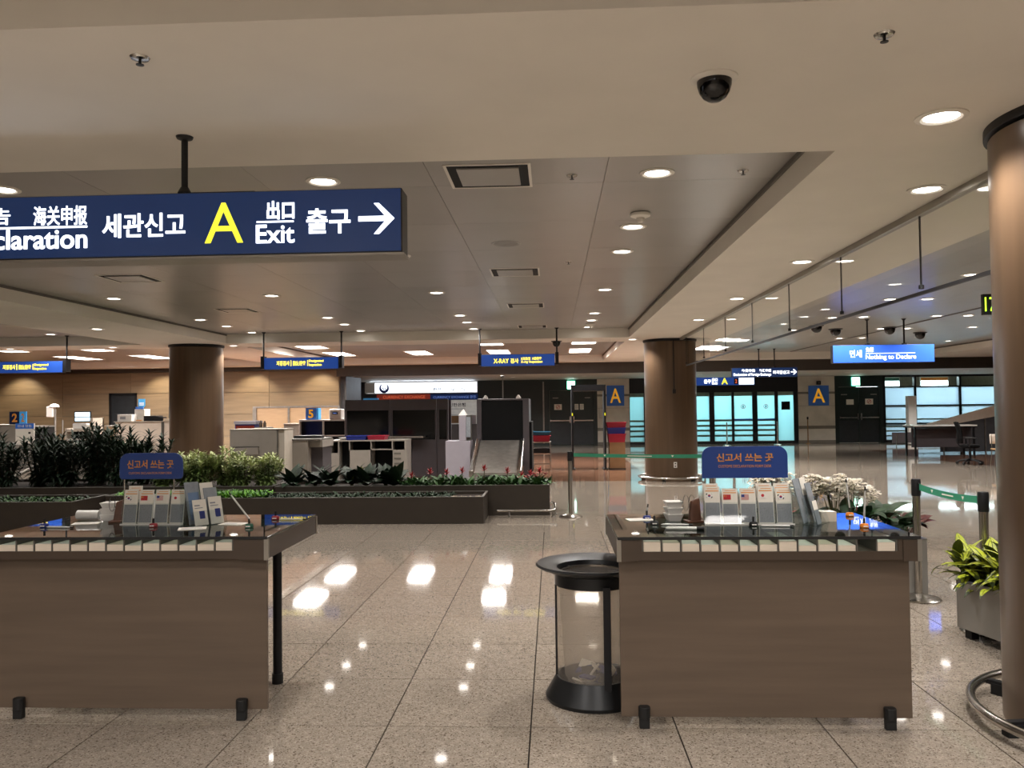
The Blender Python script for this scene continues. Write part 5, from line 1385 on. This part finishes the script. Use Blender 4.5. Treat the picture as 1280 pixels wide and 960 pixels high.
# shelf 5 desk, printer, number sign
t = thing('counter_shelf', 'white framed counter with black openings under the number 5 sign', 'counter', (-5.9, 21.0, 0))
f = MB(); f.box(-.62, .6, 0, .5, 1.34, 1.38); f.box(-.62, .6, 0, .5, .95, .98); 
for x in (-.62, -.01, .57): f.box(x, x + .03, 0, .5, 0, 1.34)
f.build('body', 'white_plastic', t); bx(-.59, -.01, .1, .12, .98, 1.34).build('black_panel', 'blackglass', t); bx(.02, .57, .1, .12, .98, 1.34).build('black_panel', 'void', t); bx(-.59, .57, .2, .22, 0, .95).build('black_panel', 'void', t)
t = thing('printer', 'white rounded printer on the counter right of the number 5 sign', 'printer', (-5.58, 21.0, 1.38)); bx(-.16, .16, 0, .35, 0, .27).build('body', 'white_plastic', t, bevel=.03); bx(-.07, .07, -.006, .02, .13, .19).build('display', 'void', t); bx(-.05, .04, -.008, -.004, .15, .17).build('screen', 'led_txt2', t)
t = thing('number_sign', 'blue number sign with yellow 5', 'sign', (-6.22, 21.0, 1.38)); bx(-.14, .14, .05, .08, 0, .30).build('panel', 'blue_panel', t); bx(.145, .19, .05, .30, 0, .30).build('side_panel', 'sky_blue', t); text('digit', '5', -.07, .06, .04, .26, .05, 'amber', t, .004, .03)
# wooden low wall screen with metal frame
t = thing('wood_screen', 'wooden screen panels with grey metal frame in front of the wood wall', 'screen', (-7.5, 24.0, 0))
f = MB(); f.box(-1.33, 1.25, 0, .08, 1.70, 1.75)
for x in (-1.33, -.28, 1.2): f.box(x, x + (.11 if x == -1.33 else .05), -.02, .09, 0, 1.7)
f.build('frame', 'steel_dull', t)
for a, c_ in ((-1.22, -.28), (-.23, 1.2)): bx(a, c_, .02, .05, .05, 1.7).build('panel', 'screen_wood', t)
t = thing('pedestal_cabinet', 'small grey and wood pedestal before the wooden screen', 'cabinet', (-6.75, 21.5, 0)); bx(-.33, .1, 0, .5, 0, 1.26).build('body', 'grey_cab', t); bx(.1, .22, 0, .5, 0, 1.26).build('wood_side', 'woodseat', t); bx(-.34, .23, -.01, .5, 1.26, 1.28).build('top', 'counter', t)
# grey kiosks
t = thing('service_kiosk', 'grey metal kiosk with a dark slot right of the left column', 'kiosk', (-5.62, 15.5, 0))
bx(-.53, .38, 0, .55, 0, 1.27).build('body', 'grey_cab', t, bevel=.008); bx(.38, .40, 0, .55, 0, 1.26).build('side_strip', 'counter_edge', t); bx(.40, .52, .02, .55, 0, 1.27).build('side_panel', 'counter', t, bevel=.004)
bx(-.46, .04, -.006, .0, .935, .95).build('slot', 'void', t); bx(-.44, .02, -.03, 0, .80, .935).build('slot_hood', 'grey_cab', t); bx(-.54, .53, -.005, .555, 1.27, 1.285).build('top', 'counter', t)
t = thing('control_counter', 'grey counter unit with black keyboard on top', 'counter', (-4.93, 16.0, 0))
bx(-.33, .13, 0, .9, 0, 1.04).build('body', 'grey_cab', t); bx(.13, .36, .25, .9, 0, .9).build('side_recess', 'dark_cab', t); bx(-.34, .38, -.02, .92, 1.04, 1.07).build('worktop', 'counter_edge', t); bx(.13, .40, .1, .9, .9, 1.04).build('drawer', 'grey_cab', t)
t = thing('keyboard', 'black keyboard on the grey counter unit', 'keyboard', (-4.95, 16.3, 1.07)); bx(-.22, .34, 0, .2, 0, .05).build('body', 'rubber', t); bx(-.2, .32, -.004, .18, .05, .056).build('keys', 'dark_metal', t)
t = thing('ticket_machine', 'dark machine with purple lit top edge right of the left column', 'machine', (-6.9, 18.2, 0)); bx(-.2, .26, 0, .4, .55, 1.33).build('body', 'flagblue', t); bx(-.22, .28, -.02, .42, 1.33, 1.40).build('top', 'lilac', t); bx(-.18, .24, -.01, 0, 1.1, 1.3).build('front_panel', 'led_red', t); bx(-.2, .26, .02, .4, 0, .55).build('base', 'white_plastic', t)
t = thing('bottle', 'small dark bottle pair on the ledge right of the machine', 'bottle', (-6.55, 18.3, 1.26)); MB().lathe([(.04, 0), (.04, .09), (.015, .12), (.015, .15), (0, .15)], 12).build('body', 'stem_brown', t, True); MB().lathe([(.035, 0), (.035, .09), (.015, .12), (.015, .14), (0, .14)], 12, (.09, 0)).build('body', 'stem_brown', t, True)
bx(-6.72 + 6.55, .18, -.1, .3, -1.26, 0).build('ledge', 'grey_cab', t)
# white kiosk terminal
t = thing('white_terminal', 'white L shaped terminal with tall screen stem left of the steel ramp', 'terminal', (-2.1, 18.0, 0))
bx(-.25, .29, 0, .6, 0, .92).build('body', 'lilac', t, bevel=.01); bx(.05, .20, 0, .5, .92, 1.48).build('stem', 'lilac', t, bevel=.008); bx(.20, .29, .1, .45, .92, 1.48).build('screen_side', 'counter_edge', t); bx(.2, .30, .05, .06, 1.0, 1.44).build('screen', 'slate_print', t)
m = MB(); m.add([(.04, 0, 1.48), (.22, 0, 1.48), (.22, .2, 1.48), (.04, .2, 1.48), (.14, .1, 1.62)], [(3, 2, 1, 0), (0, 1, 4), (1, 2, 4), (2, 3, 4), (3, 0, 4)]); m.build('top_cone', 'white_plastic', t)
# x-ray scanner with ramp
t = thing('xray_scanner', 'big black x-ray scanner with grey side posts', 'scanner', (-1.15, 19.0, 0))
f = MB(); f.box(-.60, -.49, 0, 1.6, 0, 1.84); f.box(.46, .60, 0, 1.6, 0, 1.84); f.box(-.49, .46, 0, 1.6, 1.80, 1.84); f.box(-.49, .46, .3, 1.6, .3, .85); f.build('housing', 'dark_cab', t, bevel=.01)
bx(-.49, .46, .03, .05, .85, 1.80).build('curtain', 'void', t); bx(-.49, .46, .05, .3, .3, .85).build('lower_front', 'void', t)
for x in (-.4, .36): MB().lathe([(.06, 1.84), (.055, 1.87), (.02, 1.92), (0, 1.93)], 12, (x, .1)).build('beacon', 'white_plastic', t, True)
MB().cyl(0, .1, 1.84, 2.35, .012, 8).lathe([(.05, 2.33), (.05, 2.37), (0, 2.38)], 10, (0, .1)).build('mast', 'steel_dull', t)
bx(.60, .66, .1, 1.4, .1, 1.3).build('side_panel', 'void', t)
t = thing('steel_ramp', 'sloping brushed steel roller ramp in front of the black scanner', 'ramp', (-1.18, 17.0, 0))
z0, z1 = .30, .90
m = MB(); m.prismx([(0, z0), (1.7, z1), (1.7, z1 - .05), (0, z0 - .05)], -.46, .42); m.build('bed', 'steel_dull', t)
for k, (xa, xb) in enumerate(((-.56, -.47), (.43, .52))):
    MB().prismx([(-.02, z0 - .08), (1.75, z1 - .06), (1.75, z1 + .04), (-.02, z0 + .05)], xa, xb).build('side_rail', 'steel', t, bevel=.01)
for x in (-.5, .47):
    for y in (.15, 1.6): bx(x - .025, x + .025, y - .025, y + .025, 0, .24 + y * .36).build('leg', 'steel_dull', t)
# trays on a trolley
t = thing('tray_trolley', 'small steel frame trolley left of the detector frame', 'trolley', (-.30, 21.5, 0))
m = MB()
for x in (-.22, .22):
    m.tube([(x, 0, 0), (x, 0, .72)], .012, 8); m.tube([(x, .4, 0), (x, .4, .72)], .012, 8)
for z in (.15, .42, .72): m.tube([(-.22, 0, z), (.22, 0, z)], .012, 8); m.tube([(-.22, .4, z), (.22, .4, z)], .012, 8); m.tube([(-.22, 0, z), (-.22, .4, z)], .012, 8); m.tube([(.22, 0, z), (.22, .4, z)], .012, 8)
m.build('frame', 'steel', t); bx(-.21, .21, .01, .39, .44, .56).build('lower_tray', 'dark_metal', t); bx(-.24, .24, -.02, .42, .72, .735).build('top_shelf', 'steel_dull', t)
tray(-.53, -.08, 21.5, .735, 'red tray on the steel trolley under the blue one', 'tray_red', .16, .38)
tray(-.53, -.08, 21.5, .905, 'teal blue tray on top of the trolley', 'tray_teal', .09, .38)
# walk-through detector
t = thing('metal_detector_frame', 'black walk-through metal detector frame before the dark doors', 'detector', (.92, 21.5, 0))
for x in (-.44, .40): bx(x, x + .05, 0, .55, 0, 2.2).build('post', 'black_metal', t, bevel=.006); bx(x + .01, x + .035, -.012, 0, 1.40, 1.47).build('marker', 'yellow_chev', t); bx(x - .03, x + .08, -.05, .6, 0, .03).build('foot', 'black_metal', t)
bx(-.39, .40, .02, .53, 2.17, 2.2).build('top_bar', 'black_metal', t); bx(-.39, .40, -.004, .53, 2.04, 2.17).build('header', 'black_metal', t)
# bins of trays on a carton stand
t = thing('carton_stand', 'brown carton stand under the stacked trays beside the detector', 'stand', (1.66, 21.6, 0)); bx(-.21, .20, 0, .4, .02, .70).build('body', 'carton', t, bevel=.004); bx(-.22, .21, -.01, .41, 0, .03).build('base', 'rubber', t)
tray(1.42, 1.88, 21.6, .70, 'lowest dark red tray on the carton stand', 'tray_red', .22, .4, 'trays stacked on the carton stand')
tray(1.40, 1.88, 21.6, .92, 'dark blue tray in the middle of the stack on the carton stand', 'tray_blue', .16, .4, 'trays stacked on the carton stand')
tray(1.38, 1.90, 21.6, 1.08, 'red tray on top of the stack on the carton stand', 'tray_red', .14, .4, 'trays stacked on the carton stand')

# ------------------------------------------------ counters on the left
t = thing('service_counter', 'pale counter with dark joint in front of the dark recessed door', 'counter', (-10.1, 20.0, 0))
bx(-.72, .45, 0, .7, 0, 1.38).build('front_panel', 'counter_warm', t); bx(.45, .52, -.01, .7, 0, 1.39).build('joint_post', 'counter_edge', t); bx(.52, 1.3, 0, .7, 0, 1.38).build('front_panel', 'counter_warm', t); bx(-.74, 1.32, -.03, .72, 1.38, 1.40).build('worktop', 'counter', t)
t = thing('low_side_cabinet', 'light wood coloured low cabinet left of the pale counter', 'cabinet', (-10.98, 20.05, 0)); bx(-.14, .14, 0, .6, 0, 1.28).build('body', 'screen_wood', t); bx(-.15, .15, -.01, .61, 1.28, 1.3).build('top', 'counter', t)
t = thing('white_box', 'white box on the left end of the pale counter', 'box', (-10.63, 20.1, 1.40)); bx(-.19, .17, 0, .3, 0, .17).build('body', 'white_plastic', t, bevel=.006); bx(-.12, .02, -.003, 0, .05, .12).build('label_print', 'paper_print', t)
t = thing('white_printer', 'taller white device behind the white box on the pale counter', 'device', (-10.42, 20.42, 1.40)); bx(-.13, .13, 0, .3, 0, .3).build('body', 'white_plastic', t, bevel=.01); bx(-.1, .1, .0, .02, .3, .36).build('blue_paper', 'blue_panel', t)
t = thing('monitor', 'black monitor near the column on the pale counter', 'monitor', (-9.28, 20.2, 1.40)); bx(-.28, .2, 0, .04, .05, .36).build('bezel', 'black_metal', t); bx(-.1, .06, .04, .1, 0, .2).build('stand', 'black_metal', t); bx(-.15, -.03, -.003, 0, .1, .13).build('badge', 'white_plastic', t)
t = thing('counter_lamp_box', 'warm lit paper box on the counter beside the black monitor', 'box', (-9.45, 20.02, 1.40)); bx(-.16, .14, 0, .1, 0, .07).build('body', 'woodseat', t); bx(-.15, .13, -.002, .0, .005, .065).build('lit_front', 'paper2', t)
t = thing('keyboard_tray', 'long black device lying on the pale counter', 'device', (-9.9, 20.1, 1.40)); bx(-.25, .12, 0, .25, 0, .13).build('body', 'black_metal', t); bx(.12, .24, 0, .2, 0, .10).build('side', 'black_metal', t)
t = thing('paper_note', 'small pink paper box on the pale counter edge', 'box', (-10.22, 20.0, 1.40)); bx(-.08, .08, 0, .06, 0, .04).build('body', 'paper2', t); bx(-.07, .07, -.002, 0, .01, .03).build('print', 'orange', t)
t = thing('computer_desk', 'pale desk unit below the lit computer screen', 'desk', (-11.75, 20.0, 0))
m = MB(); m.prism([(-.35, .3), (.36, .3), (.36, 1.5), (.28, 1.5), (.05, 1.22), (-.35, 1.22)], .45, .5); m.build('back_panel', 'counter', t)
bx(-.35, -.3, 0, .5, 0, 1.25).build('side_panel', 'counter', t); bx(.30, .36, 0, .5, 0, 1.49).build('side_panel', 'counter', t); bx(-.3, .3, 0, .5, .95, .98).build('shelf', 'white_plastic', t); bx(-.3, .15, .0, .4, 1.16, 1.22).build('top_shelf', 'counter', t); bx(-.3, .3, .3, .32, .6, 1.16).build('dark_back', 'void', t)
bx(-.22, .12, .1, .3, 1.22, 1.36).build('device', 'white_plastic', t, bevel=.02)
t = thing('computer_screen', 'lit computer screen facing the hall above the pale desk unit', 'monitor', (-11.74, 20.15, 1.38)); bx(-.21, .21, 0, .04, 0.02, .28).build('bezel', 'black_metal', t); bx(-.19, .19, -.004, 0, .04, .26).build('screen', 'screen', t); bx(-.19, .19, -.006, -.004, .13, .15).build('screen_band', 'slate_print', t)
t = thing('number_two_counter', 'grey counter with number 2 sign at the left picture edge', 'counter', (-11.7, 17.0, 0)); bx(-.5, .36, 0, .6, 0, 1.38).build('body', 'grey_cab', t); bx(-.5, .38, -.02, .6, 1.38, 1.40).build('worktop', 'counter', t); bx(.36, .82, .1, .6, 0, 1.33).build('dark_side_unit', 'black_metal', t); bx(.36, .84, .08, .6, 1.33, 1.36).build('side_top', 'grey_cab', t)
t = thing('number_sign', 'folded dark and light blue number 2 sign', 'sign', (-11.36, 17.05, 1.40))
bx(-.17, .05, 0, .03, 0, .27).build('front_face', 'navy', t); text('digit', '2', -.11, -.0, .05, .23, 0, 'orange', t, .004, .03)
m = MB(); m.prism([(.05, 0), (.20, 0), (.20, .27), (.05, .27)], .0, .03); m.build('side_face', 'sky_blue', t); text('digit', '2', .09, .16, .05, .23, 0, 'orange', t, .004, .02)
t = thing('standing_notice', 'white notice board with blue header below the number 2 sign', 'notice', (-11.08, 16.88, 0)); bx(-.2, .2, 0, .03, .9, 1.42).build('board', 'paper', t); bx(-.2, .2, -.004, 0, 1.31, 1.42).build('blue_header', 'blue_panel', t); text('header_text', '안내 말씀', -.15, .15, 1.34, 1.39, -.004, 'flagwhite', t, .003); bx(-.15, .15, .03, .06, 0, .9).build('support', 'grey_cab', t); bx(.08, .13, -.003, 0, 1.2, 1.24).build('print', 'flagblack', t)
t = thing('camera_pole', 'thin pole with a white camera unit before the wood wall', 'pole', (-14.85, 24.0, 0)); MB().cyl(.03, 0, 0, 1.75, .03, 12).build('pole', 'steel_dull', t); bx(-.2, .0, -.08, .08, 1.5, 1.82).build('unit', 'white_plastic', t, bevel=.02); m = MB(); m.lathe([(.14, 1.8), (.12, 1.86), (.04, 1.9), (0, 1.9)], 14); m.build('hood', 'white_plastic', t, True); MB().cyl(.2, .1, 0, 1.4, .02, 10).build('side_pole', 'steel_dull', t)
# sloping white rails seen between the shrubs
t = thing('luggage_slide', 'luggage slide with white rails seen through the dark shrubs', 'slide', (-9.9, 15.4, 0))
m = MB(); m.tube([(-1.3, 0, .34), (-.6, .2, .72), (-.1, .5, 1.0)], .022, 8); m.tube([(-.7, 0, .30), (-.2, .2, .58), (.4, .6, .92)], .022, 8); m.build('white_rail', 'white_trim', t, True)
m = MB(); m.prism([(-1.3, .0), (-.2, 0), (-.2, .55), (-.7, .28), (-1.3, .28)], .25, .30); m.build('side_panel', 'counter', t)
m = MB(); m.box(-1.3, 1.2, .8, .85, 0, 1.0); m.build('back_panel', 'grey_cab', t); m = MB(); m.box(-.4, 1.3, .7, .9, 1.0, 1.03); m.build('top_rail', 'white_trim', t)

# ------------------------------------------------ right side: tables, conveyor, chairs
t = thing('inspection_table', 'long grey inspection table with white edge at the far right', 'table', (12.0, 26.0, 0))
bx(-.95, .95, 0, .8, .90, .94).build('tabletop', 'white_plastic', t, bevel=.005); bx(-.9, .9, .3, .33, .25, .85).build('modesty_panel', 'dark_cab', t)
bx(-.95, .95, .02, .78, .86, .90).build('apron', 'black_metal', t)
for x in (-.88, .88):
    for y in (.08, .72): bx(x - .025, x + .025, y - .025, y + .025, 0, .86).build('leg', 'black_metal', t)
t = thing('sloping_conveyor', 'pale sloping conveyor panel rising to the right behind the grey table', 'conveyor', (13.6, 27.2, 0))
m = MB(); m.prism([(-1.6, .86), (-1.2, .86), (3.0, 1.62), (3.0, 2.1), (2.6, 2.06), (-1.6, .95)], 0, .12); m.build('side_wall', 'counter_warm', t)
m = MB(); m.prism([(-1.2, 0.05), (3.0, .05), (3.0, 1.62), (-1.2, .86)], .04, .08); m.build('lower_panel', 'wallgrey', t)
for x in (-1.1, .2, 1.6, 2.9): bx(x - .02, x + .02, .0, .04, 0, .88 + (x + 1.2) * .18).build('support_post', 'steel_dull', t)
t = thing('white_pillar_unit', 'slim tall white unit standing before the glazed wall', 'cabinet', (14.0, 33.0, 0)); bx(-.15, .15, 0, .3, 0, 1.9).build('body', 'white_plastic', t, bevel=.01); bx(-.16, .16, -.01, .31, 0, .04).build('plinth', 'counter_edge', t)
t = thing('folding_stand', 'dark low panel on thin legs left of the slim white unit', 'stand', (13.3, 32.0, 0)); bx(-.5, .45, 0, .04, .12, .52).build('panel', 'dark_cab', t); 
for x in (-.4, .3): MB().tube([(x, -.1, 0), (x + .08, 0, .5)], .015, 8).build('leg', 'steel', t)
# office chair
t = thing('office_chair', 'black office chair with armrests beside the closest column', 'chair', (10.95, 22.4, 0), R(72))
MB().lathe([(.03, .1), (.03, .42)], 14).build('gas_column', 'black_metal', t, True)
for k in range(5):
    a = k * 2 * math.pi / 5; T = Matrix.Rotation(a, 4, 'Z')
    b_ = MB(T); b_.tube([(.02, 0, .13), (.16, 0, .11), (.30, 0, .075)], .025, 8, rs=[.035, .027, .018]); l = b_.build('base_leg', 'black_metal', t, True)
    b_ = MB(T @ Matrix.Translation((.31, 0, .04)) @ Matrix.Rotation(R(90), 4, 'X')); b_.lathe([(.03, -.03), (.04, -.02), (.04, .02), (.03, .03)], 14); b_.build('caster', 'rubber', l)
m = MB(); m.lathe([(.0, .42), (.2, .43), (.25, .46), (.25, .50), (.22, .525), (0, .53)], 24); o = m.build('seat', 'fabric_black', t, True); o.scale = (1, .95, 1)
m = MB()
rows = [(.56, .20, .24), (.70, .235, .245), (.85, .24, .26), (1.0, .225, .29), (1.12, .20, .34)]
vs = []; fs = []
for j, (z, w_, y) in enumerate(rows):
    for i in range(9):
        u = i / 8 * 2 - 1; vs.append((u * w_, y - .06 * u * u, z))
for j in range(4):
    for i in range(8): fs.append((j * 9 + i, j * 9 + i + 1, (j + 1) * 9 + i + 1, (j + 1) * 9 + i))
m.add(vs, fs); o = m.build('backrest', 'fabric_black', t, True); sd = o.modifiers.new('thickness', 'SOLIDIFY'); sd.thickness = .035
MB().tube([(0, .02, .45), (0, .22, .46), (0, .29, .56), (0, .29, .8)], .025, 8).build('back_support', 'black_metal', t, True)
for sx in (-1, 1):
    a_ = MB().tube([(sx * .2, .05, .47), (sx * .29, .05, .5), (sx * .29, .05, .68)], .018, 8).build('armrest', 'black_metal', t, True)
    bx(sx * .29 - .04, sx * .29 + .04, -.12, .14, .68, .71).build('arm_pad', 'rubber', a_, bevel=.01)
t = thing('side_chair', 'chrome legged chair with light wood seat next to the office chair', 'chair', (11.2, 21.3, 0), R(-15))
bx(-.22, .22, -.22, .2, .44, .465).build('seat', 'woodseat', t, bevel=.01)
for sx in (-.19, .19):
    for sy in (-.19, .17): MB().tube([(sx, sy, .44), (sx * 1.2, sy * 1.2, 0)], .012, 8).build('leg', 'steel', t, True)
MB().tube([(-.19, .18, .45), (-.19, .24, .8)], .012, 8).tube([(.19, .18, .45), (.19, .24, .8)], .012, 8).build('back_frame', 'steel', t, True)
m = MB(); vs = []; fs = []
for j in range(4):
    for i in range(7):
        u = i / 6 * 2 - 1; vs.append((u * .22, .19 + .014 * j + .05 * (1 - u * u), .58 + .08 * j))
for j in range(3):
    for i in range(6): fs.append((j * 7 + i, j * 7 + i + 1, (j + 1) * 7 + i + 1, (j + 1) * 7 + i))
m.add(vs, fs); o = m.build('backrest', 'counter_warm', t, True); sd = o.modifiers.new('thickness', 'SOLIDIFY'); sd.thickness = .012

for o in bpy.data.objects:
    if o.name.startswith('tile') and 'tile_row' in o.keys(): del o['tile_row']
